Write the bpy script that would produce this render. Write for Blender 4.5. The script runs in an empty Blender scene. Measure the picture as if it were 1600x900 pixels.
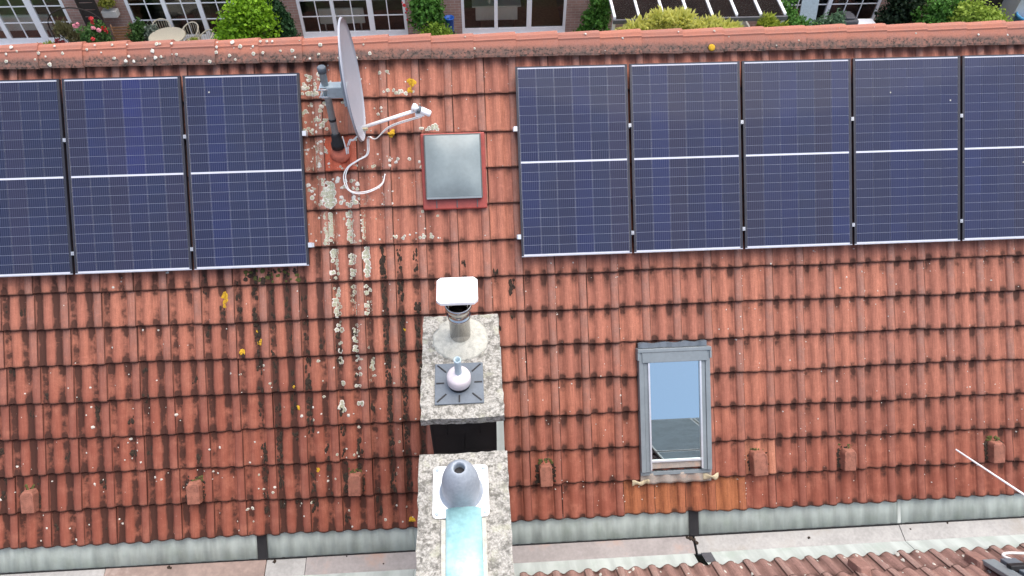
import bpy, bmesh, math, random
import numpy as np
from mathutils import Matrix, Vector

rng = random.Random(11)
nrs = np.random.RandomState(5)
S = bpy.context.scene
COL = S.collection
ZG = 7.3                      # height of the roof origin above the garden
PITCH = math.radians(45)
CP, SP = math.cos(PITCH), math.sin(PITCH)

# ------------------------------------------------------------------ camera
cd = bpy.data.cameras.new('camera'); cam = bpy.data.objects.new('camera', cd); COL.objects.link(cam)
cd.sensor_width = 36.0; cd.lens = 25.103; cd.clip_start = 0.05; cd.clip_end = 2000
B = ((0.998205, 0.039204, -0.045277), (-0.059394, 0.745164, -0.664232), (0.007698, 0.665728, 0.746154))
CAMPOS = (-0.2692, -5.8894, 3.5588 + ZG)
mw = Matrix.Identity(4)
for i in range(3):
    for j in range(3): mw[i][j] = B[i][j]
    mw[i][3] = CAMPOS[i]
cam.matrix_world = mw
S.camera = cam
CAMR = (4.731 - 5, -1.648, 6.681)        # camera in roof coordinates

# ------------------------------------------------------------------ sky, sun, exposure
SUN_EL, SUN_AZ = math.radians(74), math.radians(68)
wd = bpy.data.worlds.new('World'); S.world = wd; wd.use_nodes = True
nt = wd.node_tree; bg = nt.nodes['Background']
sky = nt.nodes.new('ShaderNodeTexSky'); sky.sky_type = 'NISHITA'; sky.sun_disc = False
sky.sun_elevation = SUN_EL; sky.sun_rotation = SUN_AZ
sky.air_density = 1.0; sky.dust_density = 3.5; sky.ozone_density = 0.2
nt.links.new(sky.outputs[0], bg.inputs[0]); bg.inputs[1].default_value = 0.15
sl = bpy.data.lights.new('sun', 'SUN'); sun = bpy.data.objects.new('sun', sl); COL.objects.link(sun)
sl.energy = 1.5; sl.angle = math.radians(80); sl.color = (1.0, 0.94, 0.86)
sdir = Vector((math.sin(SUN_AZ) * math.cos(SUN_EL), math.cos(SUN_AZ) * math.cos(SUN_EL), math.sin(SUN_EL)))
sun.rotation_euler = sdir.to_track_quat('Z', 'Y').to_euler(); sun.location = (0, -10, 30)
S.render.engine = 'CYCLES'
S.view_settings.view_transform = 'Standard'; S.view_settings.look = 'None'
S.view_settings.gamma = 1.0; S.view_settings.use_curve_mapping = False
S.view_settings.exposure = 1.0

# ------------------------------------------------------------------ material helpers
class NT:
    def __init__(self, name):
        self.m = bpy.data.materials.new(name); self.m.use_nodes = True
        self.t = self.m.node_tree; self.p = self.t.nodes['Principled BSDF']; self.out = self.t.nodes['Material Output']
    def n(self, kind, **kw):
        nd = self.t.nodes.new(kind)
        for k, v in kw.items(): setattr(nd, k, v)
        return nd
    def put(self, sock, v):
        if hasattr(v, 'links'): self.t.links.new(v, sock)
        elif isinstance(v, (tuple, list)) and len(v) == 3 and sock.type == 'RGBA': sock.default_value = (*v, 1)
        else: sock.default_value = v
    def math(self, op, a, b=0.5, c=None, clamp=False):
        nd = self.n('ShaderNodeMath', operation=op, use_clamp=clamp)
        self.put(nd.inputs[0], a); self.put(nd.inputs[1], b)
        if c is not None: self.put(nd.inputs[2], c)
        return nd.outputs[0]
    def mix(self, f, a, b, mode='MIX'):
        nd = self.n('ShaderNodeMix', data_type='RGBA', blend_type=mode)
        self.put(nd.inputs[0], f); self.put(nd.inputs[6], a); self.put(nd.inputs[7], b)
        return nd.outputs[2]
    def sstep(self, v, a, b, lo=0.0, hi=1.0):
        nd = self.n('ShaderNodeMapRange', interpolation_type='SMOOTHSTEP')
        self.put(nd.inputs[0], v)
        if a > b: a, b, lo, hi = b, a, hi, lo
        nd.inputs[1].default_value = a; nd.inputs[2].default_value = b
        nd.inputs[3].default_value = lo; nd.inputs[4].default_value = hi
        return nd.outputs[0]
    def noise(self, vec, scale, detail=3.0, rough=0.55):
        nd = self.n('ShaderNodeTexNoise'); nd.inputs['Scale'].default_value = scale
        nd.inputs['Detail'].default_value = detail; nd.inputs['Roughness'].default_value = rough
        if vec is not None: self.put(nd.inputs['Vector'], vec)
        return nd.outputs[0]
    def scale(self, vec, s, off=(0, 0, 0)):
        nd = self.n('ShaderNodeMapping'); self.put(nd.inputs[0], vec)
        nd.inputs[3].default_value = s; nd.inputs[1].default_value = off
        return nd.outputs[0]
    def pos(self): return self.n('ShaderNodeNewGeometry').outputs['Position']
    def obj(self): return self.n('ShaderNodeTexCoord').outputs['Object']
    def xyz(self, v):
        nd = self.n('ShaderNodeSeparateXYZ'); self.put(nd.inputs[0], v); return nd.outputs
    def attr(self, name): return self.n('ShaderNodeAttribute', attribute_name=name).outputs['Fac']
    def bump(self, h, strength=0.3, dist=0.01):
        nd = self.n('ShaderNodeBump'); nd.inputs['Strength'].default_value = strength
        nd.inputs['Distance'].default_value = dist; self.put(nd.inputs['Height'], h)
        self.t.links.new(nd.outputs[0], self.p.inputs['Normal'])
    def done(self, col, rough=0.8, metal=0.0, spec=None, coat=None):
        self.put(self.p.inputs['Base Color'], col); self.put(self.p.inputs['Roughness'], rough)
        self.put(self.p.inputs['Metallic'], metal)
        if spec is not None: self.put(self.p.inputs['Specular IOR Level'], spec)
        if coat is not None:
            self.p.inputs['Coat Weight'].default_value = coat; self.p.inputs['Coat Roughness'].default_value = 0.06
        return self.m

def simple(name, col, rough=0.7, metal=0.0, var=0.25, scale=14.0, dirt=None, bump=0.0, coat=None, spec=None):
    """plain colour broken up by two scales of noise, optional dirt colour in patches"""
    k = NT(name); P = k.pos()
    a = k.noise(P, scale, 4); b = k.noise(P, scale * 6, 3)
    f = k.math('ADD', k.math('MULTIPLY', a, 0.6), k.math('MULTIPLY', b, 0.4))
    c = k.mix(k.sstep(f, 0.3, 0.7), tuple(x * (1 - var) for x in col), tuple(min(1, x * (1 + var * 0.6)) for x in col))
    if dirt: c = k.mix(k.sstep(k.noise(P, scale * 0.5, 5, 0.65), 0.52, 0.72, 0, 0.8), c, dirt)
    if bump: k.bump(b, bump, 0.004)
    return k.done(c, rough, metal, spec, coat)

def mat_tile(name, colA, colB, dirt_gain=1.0, pale=(0.30, 0.17, 0.135), zone=True, dark=(0.032, 0.014, 0.010)):
    k = NT(name); P = k.pos()
    uv = k.n('ShaderNodeUVMap').outputs[0]; ux = k.xyz(uv)
    prof = k.attr('prof'); pal = k.attr('pale')
    rnd = k.n('ShaderNodeObjectInfo').outputs['Random']
    px = k.xyz(P)
    v = k.math('ADD', k.math('MULTIPLY', px[1], CP), k.math('MULTIPLY', k.math('SUBTRACT', px[2], ZG), SP))
    base = k.mix(k.sstep(rnd, 0.0, 1.0), colA, colB)
    n_big = k.noise(P, 1.3, 3); n_mid = k.noise(P, 7.0, 4, 0.6); n_fine = k.noise(P, 85.0, 3, 0.65); n_bl = k.noise(P, 24.0, 4, 0.62)
    streak = k.noise(k.scale(P, (75.0, 5.0, 5.0)), 1.0, 3, 0.6)
    base = k.mix(k.math('MULTIPLY', pal, k.sstep(n_mid, 0.25, 0.65, 0.25, 0.85)), base, pale)
    base = k.mix(k.sstep(streak, 0.38, 0.68, 0.0, 0.45), base, tuple(x * 0.45 for x in colB))
    edge = k.math('MULTIPLY', k.sstep(k.math('ABSOLUTE', k.math('SUBTRACT', prof, 0.55)), 0.22, 0.05), k.sstep(k.noise(k.scale(P, (130.0, 6.0, 6.0)), 1.0, 3, 0.6), 0.4, 0.62, 0, 0.42))
    base = k.mix(edge, base, tuple(x * 0.33 for x in colB))
    base = k.mix(k.sstep(n_fine, 0.38, 0.66, 0.0, 0.42), base, tuple(x * 0.5 for x in colA))
    base = k.mix(k.sstep(n_bl, 0.5, 0.75, 0.0, 0.3), base, tuple(min(1, x * 1.3 + 0.02) for x in colA))
    if zone:      # weathered, redder and browner towards the eaves
        base = k.mix(k.math('MULTIPLY', k.sstep(k.math('ADD', v, k.math('MULTIPLY', k.sstep(px[0], -0.5, -2.2), -0.9)), -2.6, -4.3, 0, 0.75), k.sstep(n_mid, 0.25, 0.6, 0.5, 1)), base, (0.20, 0.05, 0.03))
    valley = k.sstep(prof, 0.68, 0.12)
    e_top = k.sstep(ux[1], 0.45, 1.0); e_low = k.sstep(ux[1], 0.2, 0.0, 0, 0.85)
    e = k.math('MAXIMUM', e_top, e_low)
    body = k.sstep(px[0], 0.3, -1.6, 0.15, 0.42) if zone else 0.35
    amt = k.math('MULTIPLY', valley, k.math('ADD', k.math('MULTIPLY', e, 0.85), body))
    amt = k.math('ADD', amt, k.math('MULTIPLY', e, 0.13))
    nn = k.math('ADD', k.math('MULTIPLY', n_mid, 0.9), k.math('MULTIPLY', n_bl, 0.45))
    nn = k.math('ADD', nn, k.math('MULTIPLY', k.math('SUBTRACT', rnd, 0.5), 0.22))
    nn = k.math('ADD', nn, k.math('MULTIPLY', k.math('SUBTRACT', n_big, 0.5), 0.6))
    if zone:
        z1 = k.sstep(v, -1.3, -2.1, 0.30, 1.0)
        z2 = k.math('MULTIPLY', k.sstep(px[0], 0.2, -1.2), 0.55)
        zz = k.math('ADD', z1, k.math('MULTIPLY', z2, z1))
        amt = k.math('MULTIPLY', amt, zz)
    amt = k.math('MULTIPLY', amt, k.sstep(nn, 0.42, 0.98, 0.12, 1.45))
    amt = k.math('MULTIPLY', amt, dirt_gain, clamp=True)
    lip = k.math('MAXIMUM', k.sstep(ux[1], 0.075, 0.015, 0, 0.95), k.sstep(ux[1], 0.89, 0.99, 0, 0.85))  # row shade lines painted into the colour at lip and overlap, with grime
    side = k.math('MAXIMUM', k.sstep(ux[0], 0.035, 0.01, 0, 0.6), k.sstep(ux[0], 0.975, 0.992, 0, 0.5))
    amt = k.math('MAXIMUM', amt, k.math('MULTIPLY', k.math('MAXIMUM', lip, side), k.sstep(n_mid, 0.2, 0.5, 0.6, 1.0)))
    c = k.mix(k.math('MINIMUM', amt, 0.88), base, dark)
    k.bump(k.math('ADD', n_fine, k.math('MULTIPLY', n_bl, 0.6)), 0.35, 0.004)
    return k.done(c, 0.82, 0.0, 0.3)

def mat_leaf(name, a, b, rough=0.55):
    k = NT(name); t = k.attr('tone'); P = k.pos()
    f = k.math('ADD', k.math('MULTIPLY', t, 0.75), k.math('MULTIPLY', k.noise(P, 6.0), 0.25))
    c = k.mix(f, a, b)
    k.p.inputs['Subsurface Weight'].default_value = 0.0
    tr = k.n('ShaderNodeBsdfTranslucent'); k.put(tr.inputs[0], c)
    mx = k.n('ShaderNodeMixShader'); mx.inputs[0].default_value = 0.3
    m = k.done(c, rough, 0, 0.3)
    k.t.links.new(k.p.outputs[0], mx.inputs[1]); k.t.links.new(tr.outputs[0], mx.inputs[2]); k.t.links.new(mx.outputs[0], k.out.inputs[0])
    return m

def mat_glass(name, tint=(0.9, 0.95, 0.95), refl=0.12, rough=0.02, coat=(1, 1, 1)):
    k = NT(name)
    tr = k.n('ShaderNodeBsdfTransparent'); tr.inputs[0].default_value = (*tint, 1)
    gl = k.n('ShaderNodeBsdfGlossy'); gl.inputs['Roughness'].default_value = rough; gl.inputs[0].default_value = (*coat, 1)
    lw = k.n('ShaderNodeFresnel'); lw.inputs[0].default_value = 1.5
    f = k.math('ADD', lw.outputs[0], refl, clamp=True)
    mx = k.n('ShaderNodeMixShader'); k.put(mx.inputs[0], f)
    k.t.links.new(tr.outputs[0], mx.inputs[1]); k.t.links.new(gl.outputs[0], mx.inputs[2]); k.t.links.new(mx.outputs[0], k.out.inputs[0])
    return k.m

def mat_cell():
    k = NT('solar_cell'); O = k.xyz(k.obj()); col = k.n('ShaderNodeObjectInfo').outputs['Color']
    P = k.pos()
    s = k.math('FRACT', k.math('MULTIPLY', k.math('ADD', O[0], 0.083), 9 / 0.166))
    line = k.sstep(k.math('ABSOLUTE', k.math('SUBTRACT', s, 0.5)), 0.15, 0.05, 0, 0.62)
    c = k.mix(k.sstep(k.noise(P, 2.5, 3), 0.3, 0.7, 0.0, 0.35), col, (0.018, 0.018, 0.032))
    c = k.mix(k.sstep(k.noise(P, 130, 2), 0.55, 0.8, 0, 0.2), c, (0.06, 0.06, 0.08))
    c = k.mix(line, c, (0.12, 0.13, 0.20))
    return k.done(c, 0.45, 0.0, 0.15, 0.25)

def mat_concrete():
    k = NT('washed_concrete'); P = k.pos()
    a = k.noise(P, 22, 5, 0.7); b = k.noise(P, 60, 4, 0.7); c0 = k.noise(P, 9, 4, 0.6)
    vo = k.n('ShaderNodeTexVoronoi'); vo.inputs['Scale'].default_value = 75; k.put(vo.inputs['Vector'], P)
    c = k.mix(k.sstep(b, 0.35, 0.65), (0.24, 0.23, 0.20), (0.48, 0.46, 0.41))
    c = k.mix(k.sstep(vo.outputs[0], 0.0, 0.35, 0.5, 0.0), c, (0.60, 0.58, 0.54))
    c = k.mix(k.sstep(a, 0.46, 0.62, 0, 0.8), c, (0.09, 0.085, 0.07))
    c = k.mix(k.sstep(c0, 0.55, 0.7, 0, 0.55), c, (0.42, 0.42, 0.31))
    c = k.mix(k.sstep(k.noise(P, 14, 5, 0.7), 0.52, 0.66, 0, 0.6), c, (0.16, 0.155, 0.13))
    k.bump(b, 0.7, 0.008)
    return k.done(c, 0.9)

def mat_zinc(name, col, streak=0.5):
    k = NT(name); P = k.pos()
    a = k.noise(k.scale(P, (9.0, 1.2, 1.2)), 1.0, 4, 0.55); b = k.noise(P, 5.0, 4, 0.6); w = k.noise(P, 60, 3)
    c = k.mix(k.sstep(a, 0.32, 0.68), tuple(x * (1 - streak) for x in col), col)
    c = k.mix(k.sstep(b, 0.45, 0.75, 0, 0.55), c, (0.33, 0.40, 0.34))
    c = k.mix(k.sstep(w, 0.5, 0.8, 0, 0.3), c, (0.55, 0.57, 0.56))
    return k.done(c, 0.5, 0.0, 0.5)

def mat_brick(name, a, b, mortar):
    k = NT(name); P = k.pos()
    x = k.xyz(P); cb = k.n('ShaderNodeCombineXYZ'); k.put(cb.inputs[0], k.math('ADD', x[0], x[1])); k.put(cb.inputs[1], x[2])
    br = k.n('ShaderNodeTexBrick'); k.put(br.inputs['Vector'], cb.outputs[0])
    br.inputs['Scale'].default_value = 1.0; br.inputs['Brick Width'].default_value = 0.24; br.inputs['Row Height'].default_value = 0.077
    br.inputs['Mortar Size'].default_value = 0.008
    k.put(br.inputs['Color1'], a); k.put(br.inputs['Color2'], b); k.put(br.inputs['Mortar'], mortar)
    c = k.mix(k.sstep(k.noise(P, 3.0, 4), 0.4, 0.7, 0, 0.4), br.outputs[0], tuple(v * 0.6 for v in a))
    k.bump(br.outputs['Fac'], -0.5, 0.01)
    return k.done(c, 0.9)

def mat_ground():
    k = NT('garden_soil'); P = k.pos()
    c = k.mix(k.sstep(k.noise(P, 0.8, 5), 0.4, 0.6), (0.10, 0.075, 0.05), (0.07, 0.12, 0.035))
    c = k.mix(k.sstep(k.noise(P, 30, 3), 0.4, 0.7, 0, 0.5), c, (0.05, 0.045, 0.03))
    return k.done(c, 0.95)

def mat_slab_paving():
    k = NT('red_paving'); P = k.pos()
    br = k.n('ShaderNodeTexBrick'); k.put(br.inputs['Vector'], P); br.inputs['Scale'].default_value = 1
    br.inputs['Brick Width'].default_value = 0.2; br.inputs['Row Height'].default_value = 0.1; br.inputs['Mortar Size'].default_value = 0.006
    k.put(br.inputs['Color1'], (0.22, 0.09, 0.06)); k.put(br.inputs['Color2'], (0.17, 0.08, 0.06)); k.put(br.inputs['Mortar'], (0.06, 0.05, 0.04))
    return k.done(br.outputs[0], 0.9)

M = {}
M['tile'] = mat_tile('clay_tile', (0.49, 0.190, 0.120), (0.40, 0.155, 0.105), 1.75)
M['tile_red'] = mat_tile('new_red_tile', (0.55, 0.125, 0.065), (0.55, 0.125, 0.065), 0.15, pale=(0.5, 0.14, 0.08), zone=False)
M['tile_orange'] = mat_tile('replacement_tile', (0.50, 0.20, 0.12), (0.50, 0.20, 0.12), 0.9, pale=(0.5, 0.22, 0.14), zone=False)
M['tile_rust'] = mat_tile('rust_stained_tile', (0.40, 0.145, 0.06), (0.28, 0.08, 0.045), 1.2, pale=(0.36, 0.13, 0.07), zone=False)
M['ridge'] = None
M['red_clay'] = simple('red_clay', (0.50, 0.13, 0.075), 0.8, 0, 0.2, 20)
M['plain_tile'] = simple('plain_roof_tile', (0.40, 0.15, 0.09), 0.85, 0, 0.3, 6)
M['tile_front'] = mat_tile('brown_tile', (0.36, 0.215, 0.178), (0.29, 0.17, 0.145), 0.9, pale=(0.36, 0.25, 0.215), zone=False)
M['deck'] = simple('roof_battens', (0.035, 0.022, 0.018), 0.95)
M['concrete'] = mat_concrete()
M['mortar'] = simple('mortar', (0.50, 0.49, 0.42), 0.95, 0, 0.3, 25, (0.33, 0.33, 0.28), 0.5)
M['cream_mortar'] = simple('cream_mortar', (0.58, 0.50, 0.33), 0.95, 0, 0.3, 30, (0.4, 0.34, 0.22), 0.6)
M['zinc'] = mat_zinc('weathered_zinc', (0.50, 0.575, 0.535), 0.33)
M['zinc_front'] = mat_zinc('pale_zinc', (0.50, 0.55, 0.52), 0.25)
M['zinc_frame'] = simple('grey_cover_metal', (0.20, 0.235, 0.25), 0.42, 0.0, 0.12, 5, None, 0, None, 0.6)
M['alu'] = simple('aluminium', (0.72, 0.73, 0.74), 0.35, 0.6, 0.08, 30)
M['steel'] = simple('stainless_steel', (0.50, 0.48, 0.46), 0.12, 1.0, 0.15, 8)
M['whitemetal'] = simple('white_sheet_metal', (0.95, 0.95, 0.95), 0.4, 0.0, 0.02, 8)
M['black'] = simple('black_rubber', (0.014, 0.014, 0.016), 0.6, 0, 0.3, 20)
M['clad'] = simple('black_cladding', (0.013, 0.013, 0.015), 0.5, 0, 0.35, 6, (0.03, 0.03, 0.028))
M['plate_grey'] = simple('blue_grey_plastic', (0.13, 0.155, 0.18), 0.6, 0, 0.15, 10)
M['cone_pink'] = simple('pinkish_white_plastic', (0.72, 0.65, 0.66), 0.5, 0, 0.08, 12)
M['pipe_blue'] = simple('pale_blue_plastic', (0.42, 0.53, 0.58), 0.5, 0, 0.1, 12)
M['dome_grey'] = simple('grey_rubber_cone', (0.33, 0.37, 0.41), 0.5, 0, 0.18, 9)
M['turq'] = simple('turquoise_patina', (0.30, 0.54, 0.55), 0.25, 0, 0.25, 5, (0.50, 0.66, 0.66), 0.0, 0.3)  # pale patches: weathering, plus the white highlight put into the colour
M['lav'] = simple('lavender_grey_paint', (0.35, 0.365, 0.405), 0.45, 0, 0.06, 6)
M['dishback'] = simple('slate_grey_paint', (0.24, 0.28, 0.32), 0.5, 0, 0.12, 8)
M['galv'] = simple('galvanised_steel', (0.42, 0.50, 0.53), 0.5, 0.0, 0.2, 30, (0.30, 0.36, 0.39))
M['white_cable'] = simple('white_cable', (0.80, 0.80, 0.77), 0.5, 0, 0.08, 30)
M['pv_frame'] = simple('dark_anodised_frame', (0.035, 0.035, 0.045), 0.4, 0.3, 0.15, 20)
M['pv_edge_lit'] = simple('lit_frame_edge', (0.42, 0.42, 0.45), 0.4, 0.4, 0.15, 20)  # light on the frame's lower edge, painted as a paler colour
M['backsheet'] = simple('white_backsheet', (0.62, 0.63, 0.68), 0.4, 0, 0.04, 20, None, 0, 0.5)
M['cell'] = mat_cell()
M['lichen_w'] = simple('white_lichen', (0.60, 0.585, 0.52), 0.95, 0, 0.3, 90)
M['lichen_g'] = simple('grey_green_lichen', (0.37, 0.38, 0.27), 0.95, 0, 0.35, 90, (0.3, 0.22, 0.15))
M['lichen_y'] = simple('yellow_lichen', (0.58, 0.34, 0.02), 0.95, 0, 0.3, 80)
M['moss'] = simple('black_moss', (0.034, 0.022, 0.015), 1.0, 0, 0.5, 90, (0.055, 0.04, 0.018))
M['moss_g'] = simple('green_moss', (0.09, 0.095, 0.025), 1.0, 0, 0.5, 90, (0.03, 0.025, 0.012))
M['lead'] = simple('lead_flashing', (0.34, 0.30, 0.26), 0.7, 0, 0.25, 14, (0.42, 0.26, 0.18), 0.3)
M['red_flash'] = simple('red_plastic_flashing', (0.33, 0.055, 0.04), 0.5, 0, 0.2, 10)
M['hatch'] = simple('grey_acrylic_dome', (0.23, 0.275, 0.275), 0.4, 0, 0.12, 4)
M['hatch_rim'] = simple('dark_hatch_rim', (0.10, 0.105, 0.10), 0.6, 0, 0.2, 20)
M['board_pink'] = simple('pinkish_gutter_sheet', (0.28, 0.255, 0.245), 0.7, 0, 0.2, 5, (0.34, 0.22, 0.17), 0.15)
M['board_white'] = simple('pale_gutter_sheet', (0.34, 0.335, 0.32), 0.7, 0, 0.22, 5, (0.25, 0.23, 0.20), 0.15)
M['board_rust'] = simple('rusty_gutter_sheet', (0.27, 0.20, 0.17), 0.75, 0, 0.25, 4, (0.45, 0.38, 0.34), 0.2)
M['rw_glass'] = mat_glass('roof_window_glass', (0.30, 0.34, 0.38), 0.62, 0.012, (0.86, 1.0, 0.97))
M['pane'] = mat_glass('window_glass', (0.97, 0.98, 0.98), 0.0, 0.01)
M['cons_glass'] = mat_glass('conservatory_glass', (0.97, 0.98, 0.98), 0.06, 0.03)
M['cons_floor'] = simple('grey_floor', (0.50, 0.49, 0.50), 0.8, 0, 0.4, 2)
M['brick'] = mat_brick('facing_brick', (0.42, 0.25, 0.205), (0.34, 0.21, 0.175), (0.44, 0.38, 0.33))
M['render'] = simple('pale_render', (0.55, 0.53, 0.48), 0.9, 0, 0.1, 3)
M['upvc'] = simple('white_window_frame', (0.88, 0.89, 0.90), 0.4, 0, 0.04, 10)
M['room'] = simple('dim_room', (0.05, 0.042, 0.04), 0.9, 0, 0.5, 3)
M['room_light'] = simple('beige_room', (0.22, 0.19, 0.14), 0.9, 0, 0.4, 2)
M['radiator'] = simple('pale_radiator', (0.78, 0.82, 0.75), 0.5, 0, 0.04, 10)
M['soil'] = mat_ground()
M['paving'] = mat_slab_paving()
M['wicker'] = simple('cream_wicker', (0.55, 0.50, 0.38), 0.7, 0, 0.25, 60, None, 0.5)
M['wood'] = simple('brown_slat_wood', (0.26, 0.13, 0.06), 0.7, 0, 0.35, 18)
M['darkwood'] = simple('dark_wood', (0.03, 0.022, 0.018), 0.8, 0, 0.3, 18)
M['bark'] = simple('bark', (0.07, 0.05, 0.035), 0.9, 0, 0.4, 30)
M['blueplastic'] = simple('blue_plastic', (0.02, 0.12, 0.50), 0.4, 0, 0.1, 10)
M['lightblue'] = simple('light_blue_plastic', (0.10, 0.36, 0.62), 0.4, 0, 0.1, 10)
M['petal_red'] = simple('red_petal', (0.62, 0.04, 0.045), 0.6, 0, 0.25, 40)
M['petal_pink'] = simple('pink_petal', (0.75, 0.28, 0.34), 0.6, 0, 0.2, 40)
M['grey_board'] = simple('grey_panel', (0.09, 0.09, 0.10), 0.6, 0, 0.2, 6)

# ------------------------------------------------------------------ mesh helpers
def tag(o, label=None, cat=None, group=None, kind=None):
    for k, v in (('label', label), ('category', cat), ('group', group), ('kind', kind)):
        if v: o[k] = v
    return o

def link(name, me, parent=None, loc=(0, 0, 0), rot=(0, 0, 0)):
    o = bpy.data.objects.new(name, me); COL.objects.link(o)
    o.parent = parent; o.location = loc; o.rotation_euler = rot
    return o

def empty(name, loc=(0, 0, 0), rot=(0, 0, 0), parent=None): return link(name, None, parent, loc, rot)

class MB:
    def __init__(self): self.bm = bmesh.new()
    def box(self, x0, x1, y0, y1, z0, z1, mi=0, mat=None):
        vs = [self.bm.verts.new((x, y, z)) for z in (z0, z1) for y in (y0, y1) for x in (x0, x1)]
        if mat is not None:
            for v in vs: v.co = mat @ v.co
        for f in ((0, 2, 3, 1), (4, 5, 7, 6), (0, 1, 5, 4), (2, 6, 7, 3), (0, 4, 6, 2), (1, 3, 7, 5)):
            fc = self.bm.faces.new([vs[i] for i in f]); fc.material_index = mi
        return self
    def poly(self, pts, mi=0):
        fc = self.bm.faces.new([self.bm.verts.new(p) for p in pts]); fc.material_index = mi; return self
    def prism(self, pts2, x0, x1, mi=0):
        """extrude a closed (y,z) outline along x"""
        a = [self.bm.verts.new((x0, y, z)) for y, z in pts2]; b = [self.bm.verts.new((x1, y, z)) for y, z in pts2]
        n = len(a)
        self.bm.faces.new(a[::-1]).material_index = mi; self.bm.faces.new(b).material_index = mi
        for i in range(n): self.bm.faces.new((a[i], a[(i + 1) % n], b[(i + 1) % n], b[i])).material_index = mi
        return self
    def sheet(self, pts, x0, x1, th=0.004, nx=1, mi=0):
        """thin folded sheet following (y,z) points along x"""
        low = [(y, z - th) for y, z in pts][::-1]
        for i in range(nx):
            self.prism(list(pts) + low, x0 + (x1 - x0) * i / nx, x0 + (x1 - x0) * (i + 1) / nx, mi)
        return self
    def lathe(self, prof, cx=0, cy=0, seg=28, mi=0, smooth=True, cap=True):
        rings = []
        for r, z in prof:
            rings.append([self.bm.verts.new((cx + r * math.cos(2 * math.pi * i / seg), cy + r * math.sin(2 * math.pi * i / seg), z)) for i in range(seg)])
        for a, b in zip(rings, rings[1:]):
            for i in range(seg):
                f = self.bm.faces.new((a[i], a[(i + 1) % seg], b[(i + 1) % seg], b[i])); f.smooth = smooth; f.material_index = mi
        if cap:
            self.bm.faces.new(rings[0][::-1]).material_index = mi; self.bm.faces.new(rings[-1]).material_index = mi
        return self
    def tube(self, pts, r, seg=8, mi=0):
        pts = [Vector(p) for p in pts]; rings = []
        for i, p in enumerate(pts):
            d = (pts[min(i + 1, len(pts) - 1)] - pts[max(i - 1, 0)]).normalized()
            a = d.cross(Vector((0, 0, 1)) if abs(d.z) < 0.9 else Vector((1, 0, 0))).normalized(); b = d.cross(a)
            rr = r[i] if isinstance(r, (list, tuple)) else r
            rings.append([self.bm.verts.new(p + a * rr * math.cos(2 * math.pi * k / seg) + b * rr * math.sin(2 * math.pi * k / seg)) for k in range(seg)])
        for a, b in zip(rings, rings[1:]):
            for i in range(seg):
                f = self.bm.faces.new((a[i], a[(i + 1) % seg], b[(i + 1) % seg], b[i])); f.smooth = True; f.material_index = mi
        self.bm.faces.new(rings[0][::-1]).material_index = mi; self.bm.faces.new(rings[-1]).material_index = mi
        return self
    def mesh(self, name, *mats):
        bmesh.ops.recalc_face_normals(self.bm, faces=self.bm.faces)
        me = bpy.data.meshes.new(name); self.bm.to_mesh(me); self.bm.free()
        for m in mats: me.materials.append(M[m] if isinstance(m, str) else m)
        return me
    def build(self, name, mats, parent=None, loc=(0, 0, 0), rot=(0, 0, 0), bevel=0.0):
        if not isinstance(mats, (tuple, list)): mats = (mats,)
        o = link(name, self.mesh(name, *mats), parent, loc, rot)
        if bevel:
            b = o.modifiers.new('bevel', 'BEVEL'); b.width = bevel; b.segments = 2; b.limit_method = 'ANGLE'
        return o

def smooth_curve(pts, n=8):
    """Catmull-Rom through points"""
    P = [Vector(p) for p in pts]; P = [P[0] * 2 - P[1]] + P + [P[-1] * 2 - P[-2]]; out = []
    for i in range(1, len(P) - 2):
        for k in range(n):
            t = k / n; a, b, c, d = P[i - 1], P[i], P[i + 1], P[i + 2]
            out.append(0.5 * ((2 * b) + (c - a) * t + (2 * a - 5 * b + 4 * c - d) * t * t + (3 * b - a - 3 * c + d) * t ** 3))
    out.append(P[-2]); return out

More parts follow.
